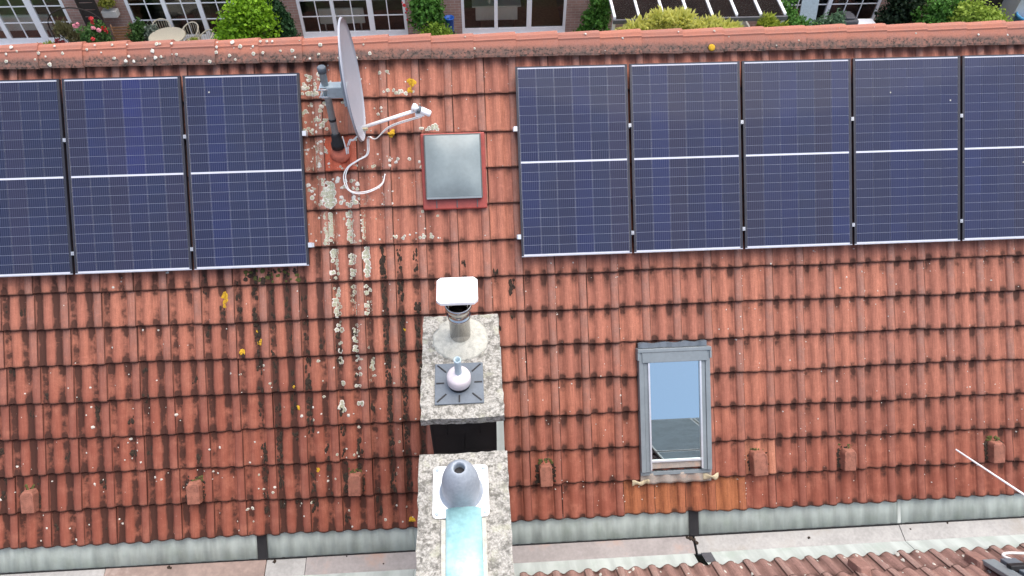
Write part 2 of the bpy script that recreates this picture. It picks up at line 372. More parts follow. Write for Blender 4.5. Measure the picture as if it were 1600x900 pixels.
# ------------------------------------------------------------------ roof tiles
TW, TL = 0.3025, 0.3412
U0, V0, NB = 5.152 - 5, -4.317, -0.120
TH, TILT, TSTEP = 0.033, 0.028 / 0.3412, 0.005
XS = [0, .035, .08, .13, .18, .23, .28, .33, .38, .43, .48, .53, .58, .63, .68, .725, .735, .748, .76, .80, .84, .88, .93, .97, .992]
def pfun(t):
    p = 0.5 - 0.5 * math.cos(2 * math.pi * (t - 0.13) / 0.5); return p ** 0.8
def profz(t):
    z = TH * pfun(t)
    if t > 0.755: z += TSTEP
    if 0.73 < t < 0.752: z -= 0.004
    return z
def tile_arrays(L=0.41):
    vs, fs, uv, pr, pl, sm = [], [], [], [], [], []
    rows = [(0.0, -0.022), (0.0, -0.005), (0.007, 0.0), (L, None)]
    n = len(XS)
    def add(x, y, z, t):
        vs.append((x, y, z)); uv.append((t, min(1.0, y / TL))); pr.append(pfun(t)); pl.append(1.0 if t > 0.755 else 0.0)
    # top surface (two rows) then lip rows with their own vertices
    cut = lambda t: 0.006 * (1 - pfun(t))          # lower edge is scalloped: rolls reach further down
    for y, dz in ((0.007, 0.0), (L, 0.0)):
        for t in XS:
            yy = y + (cut(t) if y < .1 else 0); add(t * TW, yy, profz(t) - TILT * yy + dz, t)
    for i in range(n - 1): fs.append((i, i + 1, n + i + 1, n + i)); sm.append(True)
    o = len(vs)
    for y, dz in ((0.0, -0.022), (0.0, -0.006), (0.007, 0.0)):
        for t in XS: add(t * TW, y + cut(t), profz(t) + dz - TILT * y, t)
    for q in range(o, len(vs)): uv[q] = (uv[q][0], 0.0 if q < o + 2 * len(XS) else 0.02)
    for r in range(2):
        for i in range(n - 1): fs.append((o + r * n + i, o + r * n + i + 1, o + (r + 1) * n + i + 1, o + (r + 1) * n + i)); sm.append(r == 1)
    # right hand side wall
    o = len(vs)
    for y in (0.0, L):
        add(XS[-1] * TW, y, profz(1.0) - TILT * y, 1.0); add(XS[-1] * TW, y, profz(1.0) - 0.02 - TILT * y, 1.0)
    fs.append((o + 1, o + 3, o + 2, o)); sm.append(False)
    return vs, fs, uv, pr, pl, sm
TA = tile_arrays()
def mesh_tiles(name, placements, mat):
    """placements: list of (x, y, z, rotz)"""
    vs, fs, uv, pr, pl, sm = TA
    V = np.array(vs); nv = len(vs); allv, allf = [], []
    for k, (x, y, z, r) in enumerate(placements):
        c, s = math.cos(r), math.sin(r)
        W = V.copy(); W[:, 0] = V[:, 0] * c - V[:, 1] * s + x; W[:, 1] = V[:, 0] * s + V[:, 1] * c + y; W[:, 2] = V[:, 2] + z
        allv.append(W); allf += [tuple(i + k * nv for i in f) for f in fs]
    me = bpy.data.meshes.new(name); me.from_pydata(np.concatenate(allv).tolist(), [], allf)
    n = len(placements)
    me.polygons.foreach_set('use_smooth', sm * n)
    ul = me.uv_layers.new(name='UVMap'); uva = np.array(uv * n); vi = np.empty(len(me.loops), int); me.loops.foreach_get('vertex_index', vi)
    ul.data.foreach_set('uv', uva[vi].ravel())
    for nm, d in (('prof', pr), ('pale', pl)):
        a = me.attributes.new(nm, 'FLOAT', 'POINT'); a.data.foreach_set('value', np.array(d * n, dtype=np.float32))
    me.materials.append(M[mat]); me.update()
    return me

def surf(x, v):
    """roof tile surface height (n) at roof x, v"""
    k = math.floor((v - V0) / TL); ly = (v - V0) - k * TL
    return NB - TILT * ly + profz(((x - U0) / TW) % 1.0)

# ================================================================== MAIN HOUSE
house = tag(empty('house'), 'house with long red-orange tiled roof carrying two rows of solar panels', 'house')
ROOFROT = (PITCH, 0, 0)
def R2W(x, v, n): return Vector((x, v * CP - n * SP, v * SP + n * CP + ZG))
XL, XR = -6.3, 6.8
deck = MB().box(XL, XR, V0 + 0.03, 0.33, NB - 0.10, NB - 0.045)
roof = deck.build('roof', 'deck', house, (0, 0, ZG), ROOFROT)
# rear slope and walls (hidden behind the ridge)
yr, zr = 0.30 * CP + 0.10 * SP, 0.30 * SP - 0.10 * CP + ZG
MB().prism([(yr, zr), (yr, zr - 0.08), (yr + 3.3, zr - 3.38), (yr + 3.3, zr - 3.3)], XL, XR).build('rear_roof_slope', 'plain_tile', house)
MB().box(XL + 0.1, XR - 0.1, -2.75, 3.4, 0, ZG - 3.3).build('wall', 'render', house)
MB().prism([(-2.75, ZG - 3.3), (yr, zr - 0.35), (3.4, ZG - 3.3)], XL + 0.1, XR - 0.1).build('gable', 'render', house)

PANW, PANH, PGAP = 1.04, 1.755, 0.0233
panels = [(i * (PANW + PGAP) - 5, 0.0) for i in range(3)] + [(0.138 + i * (PANW + PGAP), 0.004) for i in range(5)]
def under_panel(x, v, n=-0.1):
    t = (0 - CAMR[2]) / (n - CAMR[2]); px_, pv = CAMR[0] + t * (x - CAMR[0]), CAMR[1] + t * (v - CAMR[1])
    for a, top in panels:
        if a - 0.012 <= px_ <= a + PANW + 0.012 and top - PANH <= pv <= top: return True
    return False
Bm = Matrix(B)
def to_px(p):
    q = Bm.transposed() @ (Vector(p) - Vector(CAMPOS)); f = 25.103 / 36 * 1600
    return 800 + f * q.x / -q.z, 450 - f * q.y / -q.z
HATCH = (-0.735, -0.215, -1.24, -0.575)     # x0,x1,v0,v1 without tiles
RW = (1.225, 1.925, -3.89, -2.68)
cand = []
for k in range(13):
    for c in range(-21, 22):
        x, v = U0 + c * TW, V0 + k * TL
        if x < XL or x + TW > XR + 0.1: continue
        if x > RW[0] - 0.02 and x + TW < RW[1] + 0.02 and v > RW[2] - 0.02 and v + TL < RW[3] + 0.02: continue
        score = 0
        for a in (0.1, 0.35, 0.65, 0.9):
            for b in (0.05, 0.3, 0.6, 0.95):
                xx, vv = x + a * TW, v + b * TL
                p = to_px(R2W(xx, vv, -0.1))
                if 0 <= p[0] <= 1600 and 0 <= p[1] <= 900 and not under_panel(xx, vv):
                    if vv > 0.13: continue
                    score += 1
        cand.append((score, k, c))
cand.sort(key=lambda t: -t[0])
shown = [t for t in cand if t[0] > 0][:300]
shown_set = set((k, c) for _, k, c in shown)
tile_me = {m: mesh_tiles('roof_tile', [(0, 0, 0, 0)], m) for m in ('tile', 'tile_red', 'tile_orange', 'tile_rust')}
special = {(10, -6): 'tile_red', (1, 7): 'tile_orange'}
for c in range(3, 7): special[(0, c)] = 'tile_rust'
rest = []
for s, k, c in sorted(cand, key=lambda t: (t[1], t[2])):
    x, v = U0 + c * TW, V0 + k * TL + 0.005 * math.sin(c * 0.55 + k * 1.7) + rng.uniform(-.006, .006)
    jx, jz, jr = rng.uniform(-.002, .002), rng.uniform(0, .006), rng.uniform(-.009, .009)
    if (k, c) in shown_set:
        m = special.get((k, c), 'tile')
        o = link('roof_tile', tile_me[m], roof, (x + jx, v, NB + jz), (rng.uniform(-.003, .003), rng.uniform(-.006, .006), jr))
        if m == 'tile_red': o['label'] = 'bright red newer tile carrying the dish mast boot'
        if m == 'tile_orange': o['label'] = 'pale orange replacement tile'
    else: rest.append((x + jx, v, NB + jz, jr))
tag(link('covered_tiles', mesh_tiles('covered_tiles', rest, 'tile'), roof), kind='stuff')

# ---- ridge caps
def ridge_mat():
    k = NT('ridge_tile'); P = k.pos(); z = k.xyz(k.obj())
    rnd = k.n('ShaderNodeObjectInfo').outputs['Random']
    c = k.mix(rnd, (0.43, 0.165, 0.105), (0.33, 0.14, 0.10))
    a = k.noise(P, 14, 5, 0.65); b = k.noise(P, 80, 3)
    c = k.mix(k.sstep(a, 0.42, 0.7, 0, 0.5), c, (0.33, 0.16, 0.125))
    c = k.mix(k.sstep(b, 0.45, 0.75, 0, 0.3), c, (0.22, 0.07, 0.05))
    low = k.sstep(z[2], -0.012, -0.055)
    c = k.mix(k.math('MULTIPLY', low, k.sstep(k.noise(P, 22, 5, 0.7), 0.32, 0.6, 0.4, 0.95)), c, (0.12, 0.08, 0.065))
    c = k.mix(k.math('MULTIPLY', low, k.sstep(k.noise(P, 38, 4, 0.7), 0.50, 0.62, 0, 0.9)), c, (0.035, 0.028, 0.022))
    k.bump(b, 0.5, 0.005)
    return k.done(c, 0.85)
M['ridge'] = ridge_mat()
sec = [(-0.168, -0.098), (-0.158, -0.080), (-0.070, 0.012), (-0.066, 0.028), (-0.054, 0.034), (-0.050, 0.024), (-0.025, 0.046), (0, 0.054), (0.025, 0.046), (0.05, 0.024), (0.06, 0.03), (0.158, -0.080), (0.168, -0.098)]
RC = 0.392
def ridge_mesh():
    bm = bmesh.new(); rings = []
    for x, s, dz in ((0, 0.9, -0.012), (RC - 0.002, 1.0, 0.0), (RC + 0.035, 1.0, 0.001)):
        rings.append([bm.verts.new((x, y * s, z * s + dz)) for y, z in sec])
    low = [bm.verts.new((RC + 0.035, y * .9, z * 1.0 - 0.018)) for y, z in sec]; rings.append(low)
    for a, b in zip(rings, rings[1:]):
        for i in range(len(sec) - 1): bm.faces.new((a[i], b[i], b[i + 1], a[i + 1]))
    me = bpy.data.meshes.new('ridge_tile'); bmesh.ops.recalc_face_normals(bm, faces=bm.faces); bm.to_mesh(me); bm.free()
    me.materials.append(M['ridge']); return me
rme = ridge_mesh()
x = -0.27 - 16 * RC + 0.39
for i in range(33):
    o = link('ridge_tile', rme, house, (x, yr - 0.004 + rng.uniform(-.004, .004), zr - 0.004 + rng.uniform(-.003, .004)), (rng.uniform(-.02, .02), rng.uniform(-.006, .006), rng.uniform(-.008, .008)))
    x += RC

# ---- snow guard noses on the second tile row
def nose_mesh():
    bm = bmesh.new()
    pts = [(-.07, 0, -.03), (.07, 0, -.03), (.07, .20, -.03), (-.07, .20, -.03)]
    top = [(-.058, 0, .055), (.058, 0, .055), (.058, .17, .062), (.04, .20, .05), (-.04, .20, .05), (-.058, .17, .062)]
    b = [bm.verts.new(p) for p in ((-.066, 0, -.03), (.066, 0, -.03), (.066, .18, -.03), (.05, .215, -.03), (-.05, .215, -.03), (-.066, .18, -.03))]
    t = [bm.verts.new(p) for p in top]
    bm.faces.new(t); bm.faces.new(b[::-1])
    for i in range(6): bm.faces.new((b[i], b[(i + 1) % 6], t[(i + 1) % 6], t[i]))
    bmesh.ops.bevel(bm, geom=[e for e in bm.edges], offset=0.006, segments=1, affect='EDGES')
    bmesh.ops.recalc_face_normals(bm, faces=bm.faces)
    me = bpy.data.meshes.new('snow_guard'); bm.to_mesh(me); bm.free(); return me
nm = nose_mesh(); nm.materials.append(simple('snow_guard_clay', (0.30, 0.12, 0.08), 0.85, 0, 0.4, 22, (0.20, 0.09, 0.06), 0.5))
guards = [(-4.552, -3.965), (-3.034, -3.962), (-1.533, -3.962), (0.302, -3.968), (2.397, -3.965), (3.291, -3.966), (4.804, -3.966)]
for gx, gv in guards:
    o = link('snow_guard', nm, roof, (gx, gv, NB + 0.022), (0, 0, rng.uniform(-.05, .05)))
    if 2 < gx < 3: o.scale = (1.2, 1.12, 1.3)

# ---- lichen and moss crusts lying on the tiles
def crusts(name, items, mats, lift=0.0035, seg=11):
    """items: (x, v, r, kind) kind 0 = solid dot, 1 = ring with a darker heart, 2 = elongated along the slope"""
    vs, fs, mi = [], [], []
    for (x, v, r, kind) in items:
        o = len(vs); ph = rng.uniform(0, 6.28); el = 1.0 if kind < 2 else rng.uniform(1.3, 2.6)
        rad = [r * rng.uniform(0.72, 1.22) for _ in range(seg)]
        levels = (0.0, 0.62, 1.0) if kind != 1 else (0.0, rng.uniform(0.45, 0.75), 1.0)
        vs.append((x, v, surf(x, v) + lift + (0.004 if kind != 1 else 0)))
        for lv in levels[1:]:
            for i in range(seg):
                a = ph + 2 * math.pi * i / seg; xx, vv = x + rad[i] * lv * math.cos(a), v + rad[i] * lv * el * math.sin(a)
                vs.append((xx, vv, surf(xx, vv) + (lift + 0.0015 if lv < 1 else 0.0008)))
        for i in range(seg):
            fs.append((o, o + 1 + i, o + 1 + (i + 1) % seg)); mi.append(1 if kind == 1 else 0)
            fs.append((o + 1 + i, o + 1 + seg + i, o + 1 + seg + (i + 1) % seg, o + 1 + (i + 1) % seg)); mi.append(0)
    me = bpy.data.meshes.new(name); me.from_pydata(vs, [], fs)
    for m in mats: me.materials.append(M[m])
    me.polygons.foreach_set('material_index', mi)
    return tag(link(name, me, roof), kind='stuff')

def edge_ok(v, r):      # keep a crust on one row
    ly = ((v - V0) / TL) % 1.0; return 0.04 + r / TL < ly < 0.97 - r / TL
valx = lambda c, which: U0 + c * TW + (0.13 if which == 0 else 0.63) * TW
white, grey, yellow, moss, mossg = [], [], [], [], []
# chains of crusts running down the tile valleys below the dish
for vx, va, vb, dens, big in ((-1.615, -1.0, -3.25, 1.0, 0.024), (-1.455, -1.2, -3.25, 0.85, 0.021), (-1.318, -1.12, -2.95, 1.0, 0.022), (-1.66, -1.05, -1.6, 0.9, 0.024)):
    v = va
    while v > vb:
        fade = 1.0 if v > -2.0 else max(0.4, 1 - (-2.0 - v) * 0.5)
        if rng.random() < dens * fade:
            for _ in range(4 if v > -1.75 else 2):
                r = big * rng.uniform(0.6, 1.25); vv = v + rng.uniform(-.01, .01)
                if edge_ok(vv, r * 0.8): (grey if rng.random() < 0.85 else white).append((vx + rng.uniform(-.026, .026), vv, r * 1.1, 1))
        v -= rng.uniform(0.028, 0.045)
# patch of crusts around the dish and hatch
def patch(x0, x1, v0, v1, n, rmin, rmax, ring=0.6, lst=None):
    for _ in range(n):
        x, v, r = rng.uniform(x0, x1), rng.uniform(v0, v1), rng.uniform(rmin, rmax)
        if edge_ok(v, r) and not under_panel(x, v): (lst if lst is not None else (grey if rng.random() < ring else white)).append((x, v, r, 1 if rng.random() < ring else 0))
patch(-1.85, -1.62, -1.15, 0.02, 150, .008, .026, .75)
patch(-1.84, -1.70, -0.92, -0.60, 75, .014, .028, .9)
patch(-1.60, -0.75, -1.1, 0.05, 60, .006, .02, .5)
patch(-1.70, -1.1, -1.35, -0.95, 75, .01, .024, .75)
patch(-1.85, -0.6, -1.56, -0.9, 60, .005, .016, .4)
for bx0, bx1, bv in ((-1.6, -1.1, -0.865), (-1.45, -1.05, -1.20), (-1.25, -0.62, -1.535), (-1.8, -1.5, -1.2), (-0.8, -0.6, -0.53), (-1.1, -0.8, -0.19), (-1.82, -1.6, -0.19)):
    for _ in range(13): grey.append((rng.uniform(bx0, bx1), bv + rng.uniform(.0, .04), rng.uniform(.010, .022), 1))
# small white dots all over, thickest at the lower left
for _ in range(330):
    x, v = rng.uniform(-5.1, -0.8), rng.uniform(-4.28, -1.7)
    if rng.random() > 0.35 + 0.65 * min(1, max(0, (-2.2 - v) / 1.6)): continue
    r = rng.uniform(.004, .011) * (1.55 if rng.random() < 0.22 else 1)
    if edge_ok(v, r): white.append((x, v, r, 0))
for _ in range(260):
    x, v = rng.uniform(0.1, 5.2), rng.uniform(-4.28, -1.75)
    r = rng.uniform(.0035, .008) * (1.5 if rng.random() < 0.12 else 1)
    if RW[0] - .03 < x < RW[1] + .03 and v > -4.02: continue
    if edge_ok(v, r): white.append((x, v, r, 0))
for _ in range(60):
    x, v, r = rng.uniform(-1.8, 0.1), rng.uniform(-1.6, 0.1), rng.uniform(.003, .008)
    if edge_ok(v, r): white.append((x, v, r, 0))
for _ in range(45):
    x, v, r = rng.uniform(-2.6, -0.75), rng.uniform(-4.25, -2.6), rng.uniform(.010, .018)
    if edge_ok(v, r): white.append((x, v, r, 1))
for c in range(-1, 16, 2):
    for q in range(14):
        v = rng.uniform(-4.2, -1.8); r = rng.uniform(.0035, .007)
        if edge_ok(v, r) and not (RW[0] < U0 + c * TW < RW[1]): white.append((U0 + c * TW + rng.uniform(-.008, .012), v, r, 0))
for yx, yv, yrd in ((-2.66, -2.01, .036), (-2.655, -2.07, .032), (-2.66, -2.11, .022), (-2.36, -2.46, .024), (-2.52, -2.555, .026), (-0.83, -0.10, .038), (-0.845, -0.16, .028), (-1.01, -4.24, .026), (-2.38, -2.36, .011), (-1.88, -3.71, .020), (-2.03, -3.1, .016), (-1.04, -0.55, .03), (-1.0, -2.4, .014), (-2.06, -2.9, .015)):
    for _ in range(9): yellow.append((yx + rng.uniform(-.6, .6) * yrd, yv + rng.uniform(-.8, .8) * yrd, yrd * rng.uniform(.4, .9), 0))
# black moss clots in the valleys
for c in range(-18, 0):
    for w in (0, 1):
        x = valx(c, w)
        if -2.5 < x < -1.85: dens, va, vb = 0.8, -1.78, -4.1
        elif -1.25 < x < -0.72: dens, va, vb = 1.0, -1.62, -4.0
        elif -2.9 < x < -2.4: dens, va, vb = 0.2, -1.75, -2.6
        elif -1.95 < x < -0.8: dens, va, vb = 0.22, -2.4, -4.2
        else: dens, va, vb = 0.06, -1.8, -4.2
        colg = rng.uniform(0.5, 1.3)
        v = va
        while v > vb:
            if rng.random() < dens * colg:
                for _ in range(rng.randint(3, 7)):
                    r = rng.uniform(.004, .017); vv = v + rng.uniform(-.035, .035)
                    if edge_ok(vv, r): moss.append((x + rng.uniform(-.022, .024), vv, r, 2))
            v -= 0.05
for _ in range(60): 
    x, v, r = rng.uniform(-2.45, -1.95), rng.uniform(-1.93, -1.78), rng.uniform(.01, .028)
    if edge_ok(v, r * .7): (mossg if rng.random() < .5 else moss).append((x, v, r, 0))
for gx, gv in guards:
    for _ in range(75):
        a = rng.choice((0, 0, 1, 2)); 
        x = gx + (rng.uniform(-.095, -.066) if a == 0 else rng.uniform(.064, .09) if a == 1 else rng.uniform(-.07, .06))
        v = gv + (rng.uniform(0.02, .20) if a < 2 else rng.uniform(.20, .25)); r = rng.uniform(.006, .02)
        (mossg if (a == 2 and rng.random() < .7) else moss).append((x, v, r, 0))
crusts('white_lichen', white, ('lichen_w', 'lichen_g'))
crusts('grey_lichen', grey, ('lichen_w', 'lichen_g'))
crusts('yellow_lichen', yellow, ('lichen_y',), 0.005)
crusts('black_moss', moss, ('moss',), 0.006, 8)
crusts('green_moss', mossg, ('moss_g',), 0.008, 8)
# crusts on the ridge
def ridge_crusts():
    mb = bmesh.new(); 
    for i in range(85):
        t = rng.random(); x = rng.uniform(-4.6, -0.9) if rng.random() < 0.72 else rng.uniform(-0.9, 5.2)
        y, z = -0.158 + t * 0.092, -0.080 + t * 0.096
        if rng.random() < .3: y, z, t = -0.04, 0.041, 2
        r = rng.uniform(.005, .020) * (1 if x < -0.9 else .55)
        nrm = Vector((0, -0.72, 0.69)) if t < 1.5 else Vector((0, -.4, .9)); q = nrm.to_track_quat('Z', 'Y').to_matrix()
        p = Vector((x, yr + y, zr + z)) + nrm * 0.003
        ring = rng.random() < .5; c0 = mb.verts.new(p + nrm * .001); prev = None; seg = 10
        rr = [r * rng.uniform(.75, 1.2) for _ in range(seg)]
        a = [mb.verts.new(p + nrm * .0015 + q @ Vector((math.cos(6.283 * k / seg), math.sin(6.283 * k / seg), 0)) * rr[k] * .6) for k in range(seg)]
        b = [mb.verts.new(p - nrm * .002 + q @ Vector((math.cos(6.283 * k / seg), math.sin(6.283 * k / seg), 0)) * rr[k]) for k in range(seg)]
        for k in range(seg):
            f = mb.faces.new((c0, a[k], a[(k + 1) % seg])); f.material_index = 1 if ring else 0
            mb.faces.new((a[k], b[k], b[(k + 1) % seg], a[(k + 1) % seg]))
    me = bpy.data.meshes.new('ridge_lichen'); mb.to_mesh(me); mb.free(); me.materials.append(M['lichen_w']); me.materials.append(M['lichen_g'])
    tag(link('ridge_lichen', me, house), kind='stuff')
ridge_crusts()
b_ = MB()
for _ in range(1): b_.lathe([(.034, -0.004), (.03, .004), (.012, .007)], seg=12)
yl = b_.build('ridge_yellow_lichen', 'lichen_y', house, (1.995, yr - 0.150, zr - 0.066), (math.radians(46), 0, 0))

# ---- roof hatch (acrylic exit dome) between dish and panels
hx0, hx1, hv0, hv1 = -0.722, -0.217, -1.163, -0.597
hatch = MB().box(hx0 - .012, hx1 + .012, hv0 - .012, hv1 + .012, NB - .03, -0.03).build('roof_hatch', 'hatch_rim', house, (0, 0, ZG), ROOFROT, 0.004)
bm = bmesh.new()
gs = 8; grid = []
for j in range(gs + 1):
    row = []
    for i in range(gs + 1):
        a, b2 = i / gs, j / gs; e = min(a, 1 - a, b2, 1 - b2) * 2
        row.append(bm.verts.new((hx0 + (hx1 - hx0) * a, hv0 + (hv1 - hv0) * b2, -0.028 + 0.055 * (1 - (1 - e) ** 3))))
    grid.append(row)
for j in range(gs):
    for i in range(gs): bm.faces.new((grid[j][i], grid[j][i + 1], grid[j + 1][i + 1], grid[j + 1][i])).smooth = True
me = bpy.data.meshes.new('acrylic_dome'); bm.to_mesh(me); bm.free(); me.materials.append(M['hatch'])
link('acrylic_dome', me, hatch)
MB().box(hx0 - .004, hx1 + .004, hv0 - .02, hv0 - 0.002, -0.045, -0.018).build('bottom_rail', 'zinc_frame', hatch)
# red moulded base flashing
fl = MB(); fl.box(hx0 - .045, hx1 + .05, hv0 - .115, hv1 + .03, NB - .02, NB + .05)
fl.build('base_flashing', 'red_flash', hatch, bevel=0.012)
for q in range(3): MB().box(hx0 + .08 + q * .19, hx0 + .088 + q * .19, hv0 - .10, hv0 - .03, NB + .048, NB + .057).build('flashing_rib', 'hatch_rim', hatch)

# ---- roof window
rx0, rx1, rv0, rv1 = 1.225, 1.915, -3.875, -2.672
rw = MB().box(rx0 + .02, rx1 - .02, rv0 + .02, rv1 - .02, NB - .05, -0.075).build('roof_window', 'hatch_rim', house, (0, 0, ZG), ROOFROT)
zt = -0.035
for a, b2, nm_ in ((rx0, rx0 + .045, 'side_cover'), (rx1 - .045, rx1, 'side_cover')):
    MB().box(a, b2, rv0, rv1 - .03, NB - .02, zt).build(nm_, 'zinc_frame', rw, bevel=.003)
MB().box(rx0 + .047, rx0 + .10, rv0, rv1 - .14, NB, zt - .008).build('sash_cover', 'zinc_frame', rw, bevel=.003)
MB().box(rx1 - .10, rx1 - .047, rv0, rv1 - .14, NB, zt - .008).build('sash_cover', 'zinc_frame', rw, bevel=.003)
MB().box(rx0 - .012, rx1 + .012, rv1 - .035, rv1, NB - .02, zt + .016).build('top_cover_lip', 'zinc_frame', rw, bevel=.004)
MB().box(rx0 + .03, rx1 - .03, rv1 - .135, rv1 - .036, NB, zt + .010).build('top_cover', 'zinc_frame', rw, bevel=.004)
for a in (rx0 - .014, rx1 - .006): MB().box(a, a + .02, rv1 - .11, rv1 - .037, NB, zt + .012).build('corner_cap', 'zinc_frame', rw, bevel=.003)
for a in (rx0 + .085, rx1 - .105): MB().box(a + .002, a + .018, rv0 + .02, rv1 - .137, NB, zt + .004).build('glazing_bead', 'alu', rw)
MB().box(rx0 + .10, rx1 - .10, rv0 + .095, rv0 + .112, NB, zt - .001).build('bottom_bead', 'alu', rw)
MB().box(rx0 + .10, rx1 - .10, rv0 + .03, rv0 + .092, NB, zt - .018).build('bottom_rail', 'lead', rw)
MB().box(rx0 - .004, rx1 + .004, rv0 - .04, rv0 - .002, NB - .02, NB + .055).build('sill_cover', 'zinc_frame', rw, bevel=.004)
MB().box(rx0 + .10, rx1 - .10, rv0 + .11, rv1 - .13, -0.062, -0.056).build('pane', 'rw_glass', rw)
MB().box(rx0 + .09, rx1 - .09, rv0 + .10, rv1 - .12, -0.45, -0.44).build('blind', 'room', rw)
# crumpled upper flashing
up = MB(); n = 60
for i in range(n):
    a0, a1 = rx0 + .005 + (rx1 - rx0 - .03) * i / n, rx0 + .005 + (rx1 - rx0 - .03) * (i + 1) / n
    up.box(a0, a1, rv1 + .004, rv1 + .05 + .006 * math.sin(i * .35), NB, -0.062 + .011 * math.sin(i * .24) + .004 * math.sin(i * .7))
up.build('top_flashing', 'plate_grey', rw)
# lead apron dressed over the tiles below, with mortar at both ends
def drape(name, mat, x0, x1, v0f, v1f, lift, parent, nx=40, nv=5):
    bm = bmesh.new(); g = []
    for j in range(nv + 1):
        row = []
        for i in range(nx + 1):
            x = x0 + (x1 - x0) * i / nx; va, vb = v0f(x), v1f(x); v = va + (vb - va) * j / nv
            row.append(bm.verts.new((x, v, NB + 0.006 + profz(((x - U0) / TW) % 1) * 0.8 + lift * (0.3 + 0.7 * math.sin(math.pi * min(1, max(0, j / nv)) * .5 + .3)))))
        g.append(row)
    for j in range(nv):
        for i in range(nx): bm.faces.new((g[j][i], g[j][i + 1], g[j + 1][i + 1], g[j + 1][i])).smooth = True
    me = bpy.data.meshes.new(name); bm.to_mesh(me); bm.free(); me.materials.append(M[mat])
    o = link(name, me, parent); s_ = o.modifiers.new('t', 'SOLIDIFY'); s_.thickness = 0.012; s_.offset = -1; return o
drape('lead_apron', 'lead', rx0 + .0, rx1 + .0, lambda x: -4.005 + .006 * math.sin(x * 40), lambda x: rv0 - .02, 0.022, rw)
drape('mortar_patch', 'cream_mortar', 1.135, 1.30, lambda x: -4.01 + .012 * math.sin(x * 60), lambda x: -3.965 + .012 * math.sin(x * 45), 0.03, rw, 14)
drape('mortar_patch', 'cream_mortar', 1.84, 1.99, lambda x: -3.985 + .012 * math.sin(x * 60), lambda x: -3.935 + .010 * math.sin(x * 45), 0.03, rw, 14)

# ---- upper chimney (stands at the eaves of the main roof)
ZS = -1.0 + ZG
def slab(name, x0, x1, y0, y1, parent):
    """weathered concrete cover slab, edges slightly irregular"""
    bm = bmesh.new(); nx, ny = 14, 20; g = []
    for j in range(ny + 1):
        row = []
        for i in range(nx + 1):
            ex = 0.006 * rng.uniform(-1, 1) if i in (0, nx) else 0; ey = 0.006 * rng.uniform(-1, 1) if j in (0, ny) else 0
            row.append(bm.verts.new((x0 + (x1 - x0) * i / nx + ex, y0 + (y1 - y0) * j / ny + ey, rng.uniform(-.003, .003))))
        g.append(row)
    for j in range(ny):
        for i in range(nx): bm.faces.new((g[j][i], g[j][i + 1], g[j + 1][i + 1], g[j + 1][i]))
    edge = g[0] + [r[-1] for r in g[1:]] + g[-1][::-1][1:] + [r[0] for r in g[::-1][1:-1]]
    lo = [bm.verts.new((v.co.x, v.co.y, -0.075 + rng.uniform(-.003, .003))) for v in edge]
    for i in range(len(edge)): bm.faces.new((edge[i], lo[i], lo[(i + 1) % len(lo)], edge[(i + 1) % len(lo)]))
    bm.faces.new(lo)
    bmesh.ops.recalc_face_normals(bm, faces=bm.faces)
    me = bpy.data.meshes.new(name); bm.to_mesh(me); bm.free(); me.materials.append(M['concrete'])
    return link(name, me, parent, (0, 0, ZS))

cx0, cx1, cy0, cy1 = -0.685, -0.185, -3.035, -2.16
ch = MB().box(cx0 + .02, cx1 - .02, cy0 + .02, cy1 - .02, ZG - 3.6, ZS - .076).build('chimney', 'clad', house)
slab('cover_slab', -0.742, -0.124, -3.092, -2.112, ch)
cols = 2
plate = MB().box(-.124, .124, -.007, .007, -.124, .124).mesh('cladding_plate', 'clad')
side = MB().box(-.007, .007, -.108, .108, -.124, .124).mesh('cladding_plate', 'clad')
for r in range(9):
    z = ZS - .08 - .125 - r * .25
    if z < ZG - 3.4: break
    off = .0 if r % 2 else -.125
    xs = [cx0 + .125 + .25 * c for c in range(2)] if r % 2 else [cx0 + .25]
    for xx in xs: link('cladding_plate', plate, ch, (xx, cy0 + .012 + rng.uniform(-.003, .001), z), (rng.uniform(-.02, .0), 0, rng.uniform(-.01, .01)))
    if r % 2 == 0:
        for xx, w in ((cx0 + .062, .062), (cx1 - .062, .062)):
            MB().box(xx - .061, xx + .061, cy0 + .004, cy0 + .018, z - .124, z + .124).build('cladding_plate', 'clad', ch)
    for c in range(4):
        for xx in (cx0 + .012, cx1 - .012): link('cladding_plate', side, ch, (xx, cy0 + .13 + c * .22, z))
# corner trims and zinc side flashing on the tiles
for xx in (cx0 - .002, cx1 - .008): MB().box(xx, xx + .012, cy0 - .004, cy0 + .02, ZG - 3.3, ZS - .08).build('corner_trim', 'black', ch)
for a, b2 in ((cx1 + .012, cx1 + .095), (cx0 - .075, cx0 - .012)):
    o = MB().box(a, b2, V0 - .02, -2.6, NB + .01, NB + .04).build('side_flashing', 'zinc_front' if a > -0.3 else 'zinc', ch, (0, 0, ZG), ROOFROT)
